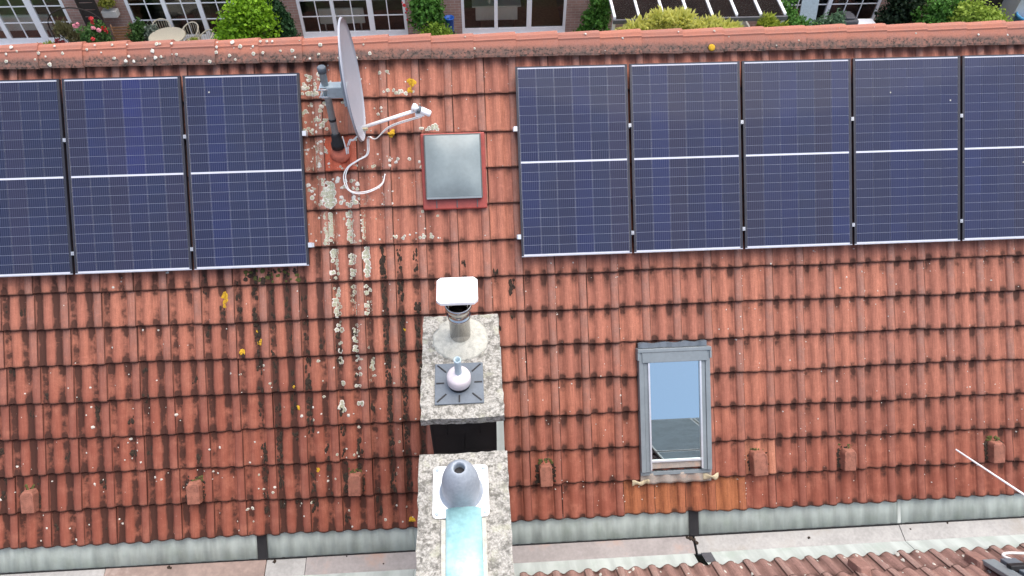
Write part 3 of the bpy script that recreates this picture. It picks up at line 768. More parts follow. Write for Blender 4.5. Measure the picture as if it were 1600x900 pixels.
# stainless flue with rain cap and mortar collar
fx, fy = -0.437, -2.345
mound = MB().lathe([(.235, -.008), (.21, .012), (.16, .03), (.105, .045)], fx, fy - .01, 26)
for v in mound.bm.verts: v.co += Vector((rng.uniform(-.012, .012), rng.uniform(-.012, .012), rng.uniform(-.004, .004)))
mound.build('mortar_collar', 'mortar', ch, (0, 0, ZS))
MB().lathe([(.082, -.02), (.082, .27), (.090, .272), (.090, .30), (.082, .302), (.082, .36), (.104, .40), (.104, .435), (.098, .435), (.098, .40), (.07, .36), (.07, .2)], fx, fy, 36, cap=False).build('flue_pipe', 'steel', ch, (0, 0, ZS))
MB().lathe([(.0785, .2), (.001, .21)], fx, fy, 24, cap=False).build('flue_bore', 'black', ch, (0, 0, ZS))
for a in range(4):
    an = a * math.pi / 2 + .78
    MB().tube([(fx + .09 * math.cos(an), fy + .09 * math.sin(an), .42), (fx + .115 * math.cos(an), fy + .115 * math.sin(an), .575)], .005, 6).build('cap_strut', 'steel', ch, (0, 0, ZS))
cap = MB(); w, d, c_ = .153, .128, .03
def octo(w, d, c, z): return [(fx - w + c, fy - d, z), (fx + w - c, fy - d, z), (fx + w, fy - d + c, z), (fx + w, fy + d - c, z), (fx + w - c, fy + d, z), (fx - w + c, fy + d, z), (fx - w, fy + d - c, z), (fx - w, fy - d + c, z)]
rings = [[cap.bm.verts.new(p) for p in octo(*q)] for q in ((w, d, c_, .555), (w, d, c_, .58), (w - .006, d - .006, c_, .585), (w * .45, d * .45, .02, .598))]
for a, b2 in zip(rings, rings[1:]):
    for i in range(8): cap.bm.faces.new((a[i], a[(i + 1) % 8], b2[(i + 1) % 8], b2[i]))
cap.bm.faces.new(rings[-1]); cap.bm.faces.new(rings[0][::-1])
o = cap.build('rain_cap', 'whitemetal', ch, (0, 0, ZS))
# plastic terminal on a ribbed square plate
px0, px1, py0, py1 = -0.637, -0.268, -2.975, -2.605; pcx, pcy = (px0 + px1) / 2, (py0 + py1) / 2
MB().box(px0, px1, py0, py1, .004, .016).build('ribbed_plate', 'plate_grey', ch, (0, 0, ZS), bevel=.004)
for a in range(8):
    an = a * math.pi / 4 + math.pi / 8 * 0; L0, L1 = (.115, .175) if a % 2 == 0 else (.14, .235)
    rm = Matrix.Translation((pcx, pcy, 0)) @ Matrix.Rotation(an, 4, 'Z')
    MB().box(L0, L1, -.005, .005, .014, .022, 0, rm).build('plate_rib', 'black', ch, (0, 0, ZS))
tx, ty = -0.452, -2.80
MB().lathe([(.082, .014), (.080, .05), (.07, .055)], tx, ty, 28).build('terminal_collar', 'black', ch, (0, 0, ZS))
MB().lathe([(.084, .05), (.090, .056), (.090, .12), (.083, .138), (.052, .156), (.030, .164)], tx, ty, 32).build('terminal_cone', 'cone_pink', ch, (0, 0, ZS))
MB().lathe([(.027, .15), (.025, .30), (.028, .31), (.028, .33), (.021, .33), (.020, .24)], tx, ty, 20, cap=False).build('terminal_pipe', 'pipe_blue', ch, (0, 0, ZS))
MB().lathe([(.0205, .26), (.0005, .262)], tx, ty, 16, cap=False).build('terminal_bore', 'black', ch, (0, 0, ZS))

# ================================================================== FRONT HOUSE (opposite slope across the valley gutter)
front = tag(empty('front_house'), 'brown tiled roof sloping towards the valley gutter at bottom right', 'house')
FROT = (PITCH, 0, math.pi)
FY, FZ = -3.43, ZG - 3.20
froof = MB().box(-6.8, 6.3, 0.05, 4.80, -.12, -.06).build('roof', 'deck', front, (0, FY, FZ), FROT)
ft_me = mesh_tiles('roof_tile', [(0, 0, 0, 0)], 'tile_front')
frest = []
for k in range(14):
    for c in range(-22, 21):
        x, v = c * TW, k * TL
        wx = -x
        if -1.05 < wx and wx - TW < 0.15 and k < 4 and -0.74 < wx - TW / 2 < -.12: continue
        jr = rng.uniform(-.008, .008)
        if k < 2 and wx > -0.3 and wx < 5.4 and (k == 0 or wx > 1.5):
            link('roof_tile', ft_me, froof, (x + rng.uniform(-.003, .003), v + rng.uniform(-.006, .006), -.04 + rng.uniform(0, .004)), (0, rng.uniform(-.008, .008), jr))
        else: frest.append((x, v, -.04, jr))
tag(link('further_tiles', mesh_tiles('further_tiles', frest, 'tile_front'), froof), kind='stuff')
fr_w = []
for _ in range(150):
    x, v = rng.uniform(-5, -0.5), rng.uniform(0.02, 0.9)
    fr_w.append((x, v))
bm = bmesh.new()
for x, v in fr_w:
    k = math.floor(v / TL); ly = v - k * TL; r = rng.uniform(.006, .016); e = rng.uniform(1, 2.4); seg = 8
    def fs_(xx, vv): 
        kk = math.floor(v / TL); return -.04 - TILT * (vv - kk * TL) + profz((xx / TW) % 1) 
    c0 = bm.verts.new((x, v, fs_(x, v) + .009)); ring = []
    for i in range(seg):
        a = 6.283 * i / seg; q = r * rng.uniform(.7, 1.2); xx, vv = x + q * math.cos(a), v + q * e * math.sin(a)
        ring.append(bm.verts.new((xx, vv, fs_(xx, vv) + .005)))
    for i in range(seg): bm.faces.new((c0, ring[i], ring[(i + 1) % seg]))
me = bpy.data.meshes.new('white_lichen'); bm.to_mesh(me); bm.free(); me.materials.append(M['lichen_w'])
tag(link('white_lichen', me, froof), kind='stuff')
fn = nm.copy(); fn.materials.clear(); fn.materials.append(simple('brown_guard', (0.28, 0.155, 0.125), 0.85, 0, 0.25, 30))
for gx, gv in ((-3.10, 0.20), (-4.20, 0.22), (-2.0, .55)): link('snow_guard', fn, froof, (gx, gv, -.012))
MB().box(-6.7, 6.2, -7.5, -3.75, 0, ZG - 3.5).build('wall', 'render', front)
# lower chimney
lx0, lx1, ly0, ly1 = -0.69, -0.175, -4.70, -3.43
lch = MB().box(lx0, lx1, ly0, ly1, ZG - 3.5, ZS - .076).build('chimney', 'clad', front)
slab('cover_slab', -0.742, -0.122, -4.76, -3.376, lch)
ax0, ax1, ay0, ay1 = -0.640, -0.262, -3.858, -3.482
pl = MB().box(ax0, ax1, ay0, ay1, .006, .013)
o = pl.build('base_plate', 'whitemetal', lch, (0, 0, ZS)); 
bv = o.modifiers.new('b', 'BEVEL'); bv.width = .03; bv.segments = 4; bv.affect = 'EDGES'; bv.limit_method = 'WEIGHT'
bwl = o.data.attributes.new('bevel_weight_edge', 'FLOAT', 'EDGE')
for e in o.data.edges:
    a, b2 = (o.data.vertices[i].co for i in e.vertices)
    if abs(a.z - b2.z) > .003: bwl.data[e.index].value = 1.0
M['bolt'] = M['galv']
for a in (ax0 + .028, ax1 - .028):
    for b2 in (ay0 + .028, ay1 - .028): MB().lathe([(.012, .012), (.012, .02), (.006, .022)], a, b2, 10).build('bolt', 'galv', lch, (0, 0, ZS))
dx, dy = -0.447, -3.672
MB().lathe([(.150, .012), (.146, .022), (.132, .03), (.130, .07), (.128, .13), (.120, .20), (.104, .26), (.078, .312), (.058, .335), (.048, .345), (.040, .345), (.036, .33), (.034, .26)], dx, dy, 40, cap=False).build('flue_cone', 'dome_grey', lch, (0, 0, ZS))
MB().lathe([(.0345, .285), (.001, .286)], dx, dy, 20, cap=False).build('flue_bore', 'black', lch, (0, 0, ZS))
bar = MB(); seg = 16; bx, r0 = -0.434, .122; prev = None; ys = [-3.80, -4.1, -4.4, -4.76]
g = [[bar.bm.verts.new((bx + r0 * math.cos(math.pi * i / seg), y, .004 + r0 * .36 * math.sin(math.pi * i / seg))) for i in range(seg + 1)] for y in ys]
for a, b2 in zip(g, g[1:]):
    for i in range(seg): bar.bm.faces.new((a[i], a[i + 1], b2[i + 1], b2[i])).smooth = True
bar.bm.faces.new(g[0]); bar.bm.faces.new(g[-1][::-1])
bar.build('barrel_cover', 'turq', lch, (0, 0, ZS))
for s in (-1, 1): MB().box(bx + s * (r0 + .012) - .014, bx + s * (r0 + .012) + .014, -4.75, -3.87, .003, .014).build('barrel_flange', 'mortar', lch, (0, 0, ZS))

# ---- valley gutter between the two roofs
gut = tag(empty('valley_gutter', (0, -3.2, ZG - 3.4)), 'long zinc lined valley gutter running below the red roof', 'gutter')
GO = Vector((0, 3.2, 3.4))
def gy(pts): return [(y + 3.2, z + 3.4) for y, z in pts]
segs = [(-6.5, -2.505), (-2.415, -1.0), (-1.0, 1.72), (1.80, 3.85), (3.853, 6.8)]
for a, b2 in segs:
    # slightly rippled back sheet
    bm = bmesh.new(); nx = max(2, int((b2 - a) / .0378)); rows = []
    for (y, z) in gy([(-2.78, -3.03), (-3.115, -3.355)]):
        rows.append([bm.verts.new((a + (b2 - a) * i / nx, y + .009 * math.cos(2 * math.pi * (a + (b2 - a) * i / nx - U0) / (TW / 2)), z + .009 * math.cos(2 * math.pi * (a + (b2 - a) * i / nx - U0) / (TW / 2)))) for i in range(nx + 1)])
    for i in range(nx): bm.faces.new((rows[0][i], rows[1][i], rows[1][i + 1], rows[0][i + 1])).smooth = True
    me = bpy.data.meshes.new('zinc_sheet'); bm.to_mesh(me); bm.free(); me.materials.append(M['zinc'])
    o = link('zinc_sheet', me, gut); sd = o.modifiers.new('s', 'SOLIDIFY'); sd.thickness = .004
    MB().sheet(gy([(-3.285, -3.372), (-3.52, -3.19)][::-1]), a, b2 - .003, .004).build('zinc_sheet', 'zinc_front', gut)
MB().prism(gy([(-3.13, -3.40), (-3.11, -3.352), (-3.117, -3.348), (-3.137, -3.398)]), -6.5, 6.8).build('drip_edge', 'black', gut)
for a, b2, m, dz in ((-6.5, -3.95, 'board_white', 0), (-3.945, -2.43, 'board_rust', .003), (-2.425, -2.05, 'board_white', -.002), (-2.045, 1.74, 'board_pink', .002), (1.765, 3.85, 'board_white', -.003), (3.855, 6.8, 'board_white', 0)):
    MB().prism(gy([(-3.115, -3.40), (-3.118, -3.362 + dz), (-3.295, -3.372 + dz), (-3.295, -3.41)]), a, b2).build('gutter_board', m, gut, bevel=.003)
for xx in (-2.46, 1.76):
    MB().sheet(gy([(-2.80, -3.035), (-3.12, -3.345)]), xx - .047, xx + .047, .01).build('joint_strap', 'black', gut)
MB().sheet(gy([(-3.29, -3.362), (-3.42, -3.262)][::-1]), 1.79, 1.89, .004).build('joint_strap', 'grey_board', gut)
MB().sheet(gy([(-2.85, -3.088), (-3.11, -3.345)]), 3.835, 3.868, .008).build('seam_strip', 'zinc_front', gut)
for xx, yy, r in ((1.69, -3.13, .018), (1.72, -3.14, .026), (1.75, -3.16, .022), (1.77, -3.19, .02), (-3.35, -3.14, .022), (-3.33, -3.15, .014), (-2.35, -3.14, .018), (-1.66, -3.13, .01), (2.9, -3.2, .013), (3.95, -3.17, .009), (4.35, -3.13, .012), (-0.95, -3.2, .010), (-1.3, -3.22, .007), (-.9, -3.14, .008)):
    b = MB(); b.lathe([(r, -.002), (r * .8, r * .3), (r * .3, r * .5)], 0, 0, 9)
    for v in b.bm.verts: v.co.x *= rng.uniform(.6, 1.4); v.co.y *= rng.uniform(.6, 1.3)
    b.build('moss_clump', 'moss', gut, (xx, yy + 3.2, -3.363 + 3.4))

# ================================================================== SOLAR PANELS
CW, CHT = 0.166, 0.0836
cell_me = MB().box(-CW / 2 + .0009, CW / 2 - .0009, -CHT / 2 + .0006, CHT / 2 - .0006, 0, .0015).mesh('solar_cell', 'cell')
fr = MB(); t_ = .009
fr.box(0, PANW, -t_, 0, -.032, .004); fr.box(0, PANW, -PANH, -PANH + t_, -.032, .004, 0)
fr.box(0, .0205, -PANH + t_, -t_, -.032, .004); fr.box(PANW - .0205, PANW, -PANH + t_, -t_, -.032, .004)
frame_me = fr.mesh('frame', 'pv_frame', 'pv_edge_lit')
for p in frame_me.polygons:
    if p.normal.y < -.9 and p.center.y < -PANH + .001: p.material_index = 1
    if p.normal.z > .9 and p.center.y < -PANH + t_ and abs(p.center.y + PANH) < t_: p.material_index = 1
sheet_me = MB().box(t_, PANW - t_, -PANH + t_, -t_, -.006, -.0005).mesh('backsheet', 'backsheet')
PLAB = ['solar panel cut by the left edge of the picture', 'solar panel with a bright blue stripe, second from the left edge', 'solar panel directly left of the satellite dish',
        'solar panel directly right of the square roof hatch', 'second solar panel right of the roof hatch', 'third solar panel right of the roof hatch, above the roof window',
        'fourth solar panel right of the roof hatch', 'solar panel cut by the right edge of the picture']
tints = [(0.014, 0.019, 0.054), (0.013, 0.019, 0.050), (0.018, 0.019, 0.044), (0.012, 0.018, 0.062)]
for i, (a, top) in enumerate(panels):
    w = R2W(a, top, 0.0)
    pn = tag(empty('solar_panel', w, (PITCH, 0, -.0006 if i > 2 else 0)), PLAB[i], 'solar panel', 'solar panels on the red roof')
    link('frame', frame_me, pn); link('backsheet', sheet_me, pn)
    mx = (PANW - 6 * CW) / 2
    ctint = [tuple(x * q_ for x in tints[rng.randrange(4)]) for q_ in [rng.uniform(.85, 1.15) for _ in range(6)]]
    if i == 1: ctint[2] = (0.019, 0.021, 0.060); ctint[3] = (0.017, 0.023, 0.100); ctint[4] = (0.017, 0.023, 0.078)
    for r in range(20):
        y = -t_ - .013 - CHT / 2 - r * (CHT + .0011) - (.016 if r >= 10 else 0)
        for c in range(6):
            o = link('cell', cell_me, pn, (mx + CW / 2 + c * CW, y, 0))
            tc = ctint[c] if not (i == 1 and r >= 10) else tints[c % 3]
            j = rng.uniform(.9, 1.1); o.color = (tc[0] * j, tc[1] * j, tc[2] * j, 1)
    for q in range((0, 0, 1, 0, 0, 0, 2, 1)[i]):
        dx_, dy_ = (0.36, -0.33) if (i == 6 and q == 0) else (rng.uniform(.1, .95), -rng.uniform(.1, 1.65))
        d_ = MB().lathe([(.009, 0), (.007, .003), (.002, .004)], 0, 0, 8)
        for vv in d_.bm.verts: vv.co.x *= rng.uniform(.4, 1.1); vv.co.y *= rng.uniform(.5, 1.5)
        d_.build('bird_dropping', 'lichen_w', pn, (dx_, dy_, .0016))
# mounting rails with their clamps
def rail(name, x0, x1, v, lab, clamps, ends):
    r = tag(empty(name, R2W(x0, v, -.055), ROOFROT), lab, 'mounting rail', 'aluminium rails under the panels')
    MB().box(0, x1 - x0, -.02, .02, -.02, .02).build('rail_profile', 'alu', r)
    for cxx in clamps: MB().box(cxx - x0 - .009, cxx - x0 + .009, -.014, .014, .0205, .064).box(cxx - x0 - .012, cxx - x0 + .012, -.016, .016, .0600, .064).build('mid_clamp', 'alu', r)
    for cxx in ends: MB().box(cxx - x0 - .018, cxx - x0 + .018, -.022, .022, .0205, .056).build('end_clamp', 'alu', r)
gl = [-5 + (PANW + PGAP) * i - PGAP / 2 for i in (1, 2)]; gr_ = [0.138 + (PANW + PGAP) * i - PGAP / 2 for i in (1, 2, 3, 4)]
e_l = -5 + 3 * PANW + 2 * PGAP
rail('mounting_rail', -5.2, e_l + .035, -0.545, 'upper aluminium rail end left of the dish mast', gl, [e_l + .016])
rail('mounting_rail', -5.2, e_l + .045, -1.565, 'lower aluminium rail end below left of the dish', gl, [e_l + .016])
rail('mounting_rail', 0.10, 5.6, -0.56, 'upper aluminium rail end right of the hatch', gr_, [0.124])
rail('mounting_rail', 0.10, 5.6, -1.56, 'lower aluminium rail end right of the white flue cap', gr_, [0.124])
# panels on the front roof (mirrored in the roof window; one corner shows at bottom right)
sf = MB().box(0.03, PANW - .03, -PANH + .03, -.03, .000, .002).mesh('glass_laminate', simple('dark_laminate', (0.10, 0.12, 0.145), 0.6, 0, 0.2, 4, None, 0, None, 0.05))
for i in range(4):
    for j in range(2):
        v = 1.02 + PANH + j * (PANH + .03); xl = -(4.22 + PANW) + 2 * (PANW + .02) - i * (PANW + .02) + .0
        loc = Vector((0, FY, FZ)) + Matrix.Rotation(math.pi, 3, 'Z') @ (Matrix.Rotation(PITCH, 3, 'X') @ Vector((xl, v, .10)))
        lab = 'dark solar panel on the brown front roof, %s row, %s' % (('lower', 'upper')[j], ('fourth from the right', 'third from the right', 'second from the right', 'rightmost')[i])
        pn = tag(empty('solar_panel', loc, FROT), lab, 'solar panel', 'solar panels on the front roof')
        link('frame', frame_me, pn); link('backsheet', sheet_me, pn); link('glass_laminate', sf, pn)

# ================================================================== SATELLITE DISH
dish = tag(empty('satellite_dish', R2W(-1.525, -0.63, -0.03)), 'grey satellite dish on a galvanised mast standing on the red roof', 'satellite dish')
DO = dish.location
def L_(x, y, z): return Vector((x, y, z + ZG)) - DO
mx_, my_ = -1.525, -0.424
MB().lathe([(.030, 0), (.030, .76), (.036, .762), (.036, .80), (.028, .806)], 0, 0, 18).build('mast', 'galv', dish, L_(mx_, my_, -.50))
MB().lathe([(.037, .755), (.038, .80), (.03, .81)], 0, 0, 18).build('mast_cap', 'plate_grey', dish, L_(mx_, my_, -.50))
MB().lathe([(.062, -.02), (.060, .03), (.048, .05), (.042, .12), (.033, .135)], 0, 0, 18).build('rubber_boot', 'black', dish, L_(mx_, my_, -.50))
MB().lathe([(.034, -.01), (.034, .012)], 0, 0, 14).build('tape_band', 'black', dish, L_(mx_, my_, -.22))
MB().lathe([(.10, -.06), (.092, -.03), (.074, -.01), (.055, .005)], 0, 0, 20).build('tile_boot', 'red_clay', dish, L_(mx_ + .01, my_ - .04, -.545), (math.radians(40), 0, 0))
# reflector: shallow paraboloid, long axis close to vertical
Nn = Vector((0.985, 0.05, 0.05)).normalized(); Uu = (Vector((-.045, .0, 1)) - Nn * Vector((-.045, 0, 1)).dot(Nn)).normalized(); Vv = Uu.cross(Nn)
DC = Vector((-1.270, -0.46, 0.185)); RA, RB, DEP = .520, .46, .075
bm = bmesh.new(); nr, ns = 9, 48; front_r, back_r = [], []
for k in range(nr + 1):
    q = k / nr; fr_ring, bk_ring = [], []
    for i in range(ns):
        a = 2 * math.pi * i / ns
        p = DC + Uu * (RA * q * math.sin(a)) + Vv * (RB * q * math.cos(a)) - Nn * (DEP * (1 - q * q))
        fr_ring.append(bm.verts.new(p + Vector((0, 0, ZG)) - DO)); bk_ring.append(bm.verts.new(p - Nn * .012 + Vector((0, 0, ZG)) - DO))
    front_r.append(fr_ring); back_r.append(bk_ring)
for rings, mi in ((front_r, 0), (back_r, 1)):
    for a, b2 in zip(rings, rings[1:]):
        for i in range(ns):
            f = bm.faces.new((a[i], a[(i + 1) % ns], b2[(i + 1) % ns], b2[i])); f.smooth = True; f.material_index = mi
lip = [bm.verts.new(v.co - Nn * .016 + (v.co - (DC + Vector((0, 0, ZG)) - DO)).normalized() * .008) for v in front_r[-1]]
for i in range(ns):
    f = bm.faces.new((front_r[-1][i], lip[i], lip[(i + 1) % ns], front_r[-1][(i + 1) % ns])); f.smooth = True; f.material_index = 0
bmesh.ops.remove_doubles(bm, verts=bm.verts, dist=1e-5)
me = bpy.data.meshes.new('reflector'); bm.to_mesh(me); bm.free(); me.materials.append(M['lav']); me.materials.append(M['dishback'])
link('reflector', me, dish)
# bracket between mast and reflector
br = MB()
for z in (.03, .13): br.box(mx_ - .045, DC.x - .07, my_ - .045, my_ + .045, z - .004 + ZG, z + .004 + ZG)
br.box(mx_ + .01, DC.x - .08, my_ - .048, my_ - .042, .03 + ZG, .13 + ZG); br.box(mx_ + .01, DC.x - .08, my_ + .042, my_ + .048, .03 + ZG, .13 + ZG)
br.box(DC.x - .105, DC.x - .085, my_ - .09, my_ + .09, -.03 + ZG, .2 + ZG)
for v in br.bm.verts: v.co -= DO
br.build('bracket', 'galv', dish, bevel=.003)
for z in (.045, .115):
    MB().tube([L_(mx_ - .06, my_ - .05, z), L_(mx_ + .03, my_ - .05, z)], .006, 6).build('clamp_bolt', 'alu', dish)
    MB().tube([L_(mx_ - .045, my_ - .052, z), L_(mx_ - .05, my_, z), L_(mx_ - .045, my_ + .052, z)], .006, 6).build('clamp_bolt', 'alu', dish)
# feed arm and receiver head
A0, A1 = Vector((-1.275, -0.47, -0.285)), Vector((-0.745, -0.46, -0.115))
MB().tube([A0 + Vector((0, 0, ZG)) - DO, A1 + Vector((0, 0, ZG)) - DO], .0165, 8).build('feed_arm', 'whitemetal', dish)
MB().box(-.05, .02, -.018, .018, -.012, .012).build('arm_bracket', 'cream_mortar', dish, A0 + Vector((.04, -.01, ZG + .0)) - DO)
hd = (DC - A1).normalized(); hq = hd.to_track_quat('Z', 'Y').to_euler()
MB().lathe([(.026, -.10), (.030, -.09), (.030, -.01), (.018, .0), (.018, .03)], 0, 0, 18).build('receiver_body', 'whitemetal', dish, A1 + Vector((.01, 0, ZG)) - DO, hq)
MB().lathe([(.02, .02), (.034, .035), (.034, .06), (.030, .068), (.012, .07)], 0, 0, 18).build('feed_horn', 'whitemetal', dish, A1 + Vector((.005, 0, ZG)) - DO, hq)
MB().lathe([(.0345, -.012), (.0345, .012)], 0, 0, 18).build('head_clamp', 'plate_grey', dish, A1 + Vector((.0, 0, ZG)) - DO, hq)
MB().box(-.035, .045, -.02, .02, -.06, -.03).build('receiver_plug', 'whitemetal', dish, A1 + Vector((.0, 0, ZG)) - DO)
# coax cables: along the arm, down to the roof and in a loop over the tiles
def rr(x, v, n=-.06): return R2W(x, v, n) - DO
for s in (0.0, .013):
    pts = [A1 + Vector((.02, -.02, ZG - .05 - s)) - DO, (A0 + A1) / 2 + Vector((0, -.02, ZG - .06 - s)) - DO, A0 + Vector((.12, -.03, ZG - .10)) - DO]
    pts += [rr(-1.24 + s, -.60, .0), rr(-1.265 + s, -.74), rr(-1.36 + s, -.80), rr(-1.45 + s, -.86), rr(-1.49 + s * 1.5, -.95), rr(-1.46 + s, -1.06), rr(-1.37, -1.105 + s), rr(-1.25, -1.09 + s), rr(-1.14, -1.03 + s), rr(-1.105, -.93 + s * 0)]
    MB().tube(smooth_curve(pts, 8), .0052, 7).build('cable', 'white_cable', dish)
    pts = [A0 + Vector((-.02, 0, ZG - .06)) - DO, A0 + Vector((-.10 + s, -.02, ZG - .12)) - DO, rr(-1.40 + s, -.62, .03), rr(-1.44 + s, -.69, -.02), rr(-1.445 + s, -.735, -.05)]
    MB().tube(smooth_curve(pts, 6), .005, 7).build('cable', 'white_cable', dish)
MB().tube(smooth_curve([rr(-1.475, -.58, -.02), rr(-1.455, -.66, -.02), rr(-1.447, -.74, -.05)], 6), .006, 7).build('cable', 'white_cable', dish)

# ---- white rod reaching over the roof from the right
P1, P2 = Vector((4.191, -2.771, -2.5)), Vector((4.70, -3.376, -2.5)); dd = (P2 - P1)
P3 = P1 + dd * 2.6
ant = tag(empty('aerial_rod', (P3.x, P3.y, FZ + (FY - P3.y))), 'thin white rod reaching in over the eaves from the right edge', 'rod')
MB().tube([P1 + Vector((0, 0, ZG)) - ant.location, P3 + Vector((0, 0, ZG)) - ant.location], [.008, .014], 10).build('rod', 'whitemetal', ant)
MB().tube([(0, 0, -.1), Vector((P3.x, P3.y, P3.z + ZG + .3)) - ant.location], .02, 10).build('post', 'galv', ant)
# white cable lying on the front roof at the right
def fr_pt(wx, v, n): return Vector((0, FY, FZ)) + Matrix.Rotation(math.pi, 3, 'Z') @ (Matrix.Rotation(PITCH, 3, 'X') @ Vector((-wx, v, n)))
cbl = tag(empty('white_hose', fr_pt(4.5, .3, 0)), 'white hose curling over the brown tiles at the bottom right corner', 'hose')
MB().tube([p - cbl.location for p in smooth_curve([fr_pt(4.50, .52, .03), fr_pt(4.46, .44, .04), fr_pt(4.42, .35, .05), fr_pt(4.50, .30, .05), fr_pt(4.68, .33, .05), fr_pt(4.95, .36, .05), fr_pt(5.4, .34, .05)], 8)], .013, 8).build('hose_tube', 'white_cable', cbl)
gb = tag(empty('grey_bracket', fr_pt(4.5, .55, 0)), 'blue grey metal bracket on the brown tiles at the bottom right corner', 'bracket')
for wx, w, m in ((4.24, .06, 'zinc_frame'), (4.42, .07, 'plate_grey'), (4.62, .05, 'pipe_blue')):
    o = MB().box(-w, w, 0, .5, -.01, .035).build('bracket_arm', m, gb, (0, 0, 0), FROT, .008); o.location = fr_pt(wx, .40, .02) - gb.location
o = MB().box(-.22, .22, -.03, .03, -.01, .05).build('cross_piece', 'black', gb, (0, 0, 0), FROT, .008); o.location = fr_pt(4.5, .60, .04) - gb.location

# ================================================================== GARDENS AND TERRACE BEHIND
g = MB().poly([(-250, -250, 0), (250, -250, 0), (250, 400, 0), (-250, 400, 0)]).build('ground', 'soil'); tag(g, kind='structure')
p = MB().box(-16, 16, 12.0, 13.72, 0.004, 0.03).build('patio', 'paving'); tag(p, kind='structure')
FYD = 13.74
def wall_with_openings(x0, x1, opens, zt_=5.6):
    mb = MB(); cur = x0
    for (a, b2, z0, z1) in sorted(opens):
        mb.box(cur, a, FYD, FYD + .3, 0, zt_); 
        if z0 > 0.01: mb.box(a, b2, FYD, FYD + .3, 0, z0)
        mb.box(a, b2, FYD, FYD + .3, z1, zt_); cur = b2
    mb.box(cur, x1, FYD, FYD + .3, 0, zt_)
    return mb
def window(h, posts, munt, zr_, z0=.08, z1=2.2, bot=.30, name='patio_window', thick=None, halves=None):
    """posts: x of frame posts; munt: muntins per bay; zr_: heights of horizontal bars"""
    f = MB(); a, b2 = posts[0], posts[-1]; yf = FYD - .012
    f.box(a - .05, b2 + .05, yf - .07, yf + .06, z0 - .05, z0 + .03)            # sill
    w = MB()
    fw = .05
    w.box(a - .035, a + .045, yf, yf + .075, z0 + .03, z1); w.box(b2 - .045, b2 + .035, yf, yf + .075, z0 + .03, z1)
    w.box(a + .045, b2 - .045, yf, yf + .075, z1 - .08, z1); w.box(a + .045, b2 - .045, yf, yf + .075, z0 + .03, bot)
    for q in posts[1:-1]:
        t = thick.get(q, .05) if thick else .05
        w.box(q - t, q + t, yf - .006, yf + .078, bot, z1 - .08)
    o = w.build(name, 'upvc', h)
    f.build('sill', 'upvc', o)
    for i in range(len(posts) - 1):
        l, r = posts[i] + .045, posts[i + 1] - .045; n = munt[i]
        for k in range(1, n + 1):
            xm = l + (r - l) * k / (n + 1); MB().box(xm - .013, xm + .013, yf + .015, yf + .05, bot, z1 - .08).build('glazing_bar', 'upvc', o)
        if n:
            for z in zr_: MB().box(l, r, yf + .017, yf + .048, z - .013, z + .013).build('glazing_bar', 'upvc', o)
        MB().box(l, r, yf + .028, yf + .034, bot, z1 - .08).build('pane', 'pane', o)
    return o
def room(h, x0, x1, m='room', d=3.2):
    mb = MB(); y0, y1 = FYD + .31, FYD + d
    mb.box(x0, x1, y0, y1, .02, .06); mb.box(x0, x1, y1, y1 + .1, .06, 2.6); mb.box(x0 - .1, x0, y0, y1, .06, 2.6); mb.box(x1, x1 + .1, y0, y1, .06, 2.6); mb.box(x0, x1, y0, y1, 2.6, 2.7)
    mb.build('room_shell', m, h)
def row_house(x0, x1, opens, lab):
    h = tag(empty('row_house', ((x0 + x1) / 2, FYD, 0)), lab, 'house', 'brick terrace behind the ridge')
    # children are placed in world space under an empty at the base
    return h
def finish(h):
    for c in h.children: c.location = c.location - h.location
ZR = (.768, 1.24, 1.71)
specs = [
 (-17.0, -10.66, [(-14.35, -11.42, .03, 2.25)], 'brick terrace house at the far left with white gridded windows', [(-14.30, -13.33, -12.35, -11.45)], (1, 1, 1), 'room'),
 (-10.65, -6.06, [(-9.76, -6.80, .03, 2.25)], 'brick terrace house behind the round garden table', [(-9.72, -8.73, -7.765, -6.82)], (1, 1, 1), 'room'),
 (-6.05, -1.06, [(-5.09, -2.06, .03, 2.25)], 'brick terrace house with white gridded window behind the dish', [(-5.055, -4.12, -3.07, -2.10)], (1, 1, 1), 'room'),
 (-1.05, 3.14, [(-.48, 2.55, .03, 2.25)], 'brick terrace house with plain sliding window panes', [(-.445, .513, 1.475, 2.515)], (0, 0, 0), 'room_light'),
 (3.15, 12.2, [(8.85, 11.9, .03, 2.25)], 'brick terrace house with glazed lean-to conservatory', [(8.90, 10.34, 11.84)], (2, 2), 'room'),
 (12.21, 19.0, [], 'brick terrace house at the far right behind the shrubs', [], (), 'room')]
for (x0, x1, op, lab, win, mu, rm) in specs:
    h = row_house(x0, x1, op, lab)
    wall_with_openings(x0, x1, op).build('wall', 'brick', h)
    MB().prism([(FYD - .4, 5.45), (FYD - .4, 5.6), (FYD + 4, 8.6), (FYD + 8.4, 5.6), (FYD + 8.4, 5.45)], x0, x1).build('roof', 'plain_tile', h)
    for wv in win:
        th = {1.475: .07, -3.07: .075, -12.35: .09, -13.33: .06, -8.73: .055, -7.765: .06, 10.34: .06}
        window(h, list(wv), mu, ZR if x0 < 3 else (.80, 1.27, 1.74), thick=th)
        room(h, op[0][0] - .4, op[0][1] + .4, rm)
    # upper floor windows stand above the picture
    if win:
        a, b2 = op[0][0] + .5, op[0][1] - .5
        MB().box(a, b2, FYD - .02, FYD + .02, 3.5, 4.8).build('upper_window', 'upvc', h)
        MB().box(a + .08, b2 - .08, FYD - .03, FYD - .021, 3.58, 4.72).build('upper_pane', 'grey_board', h)
    finish(h)
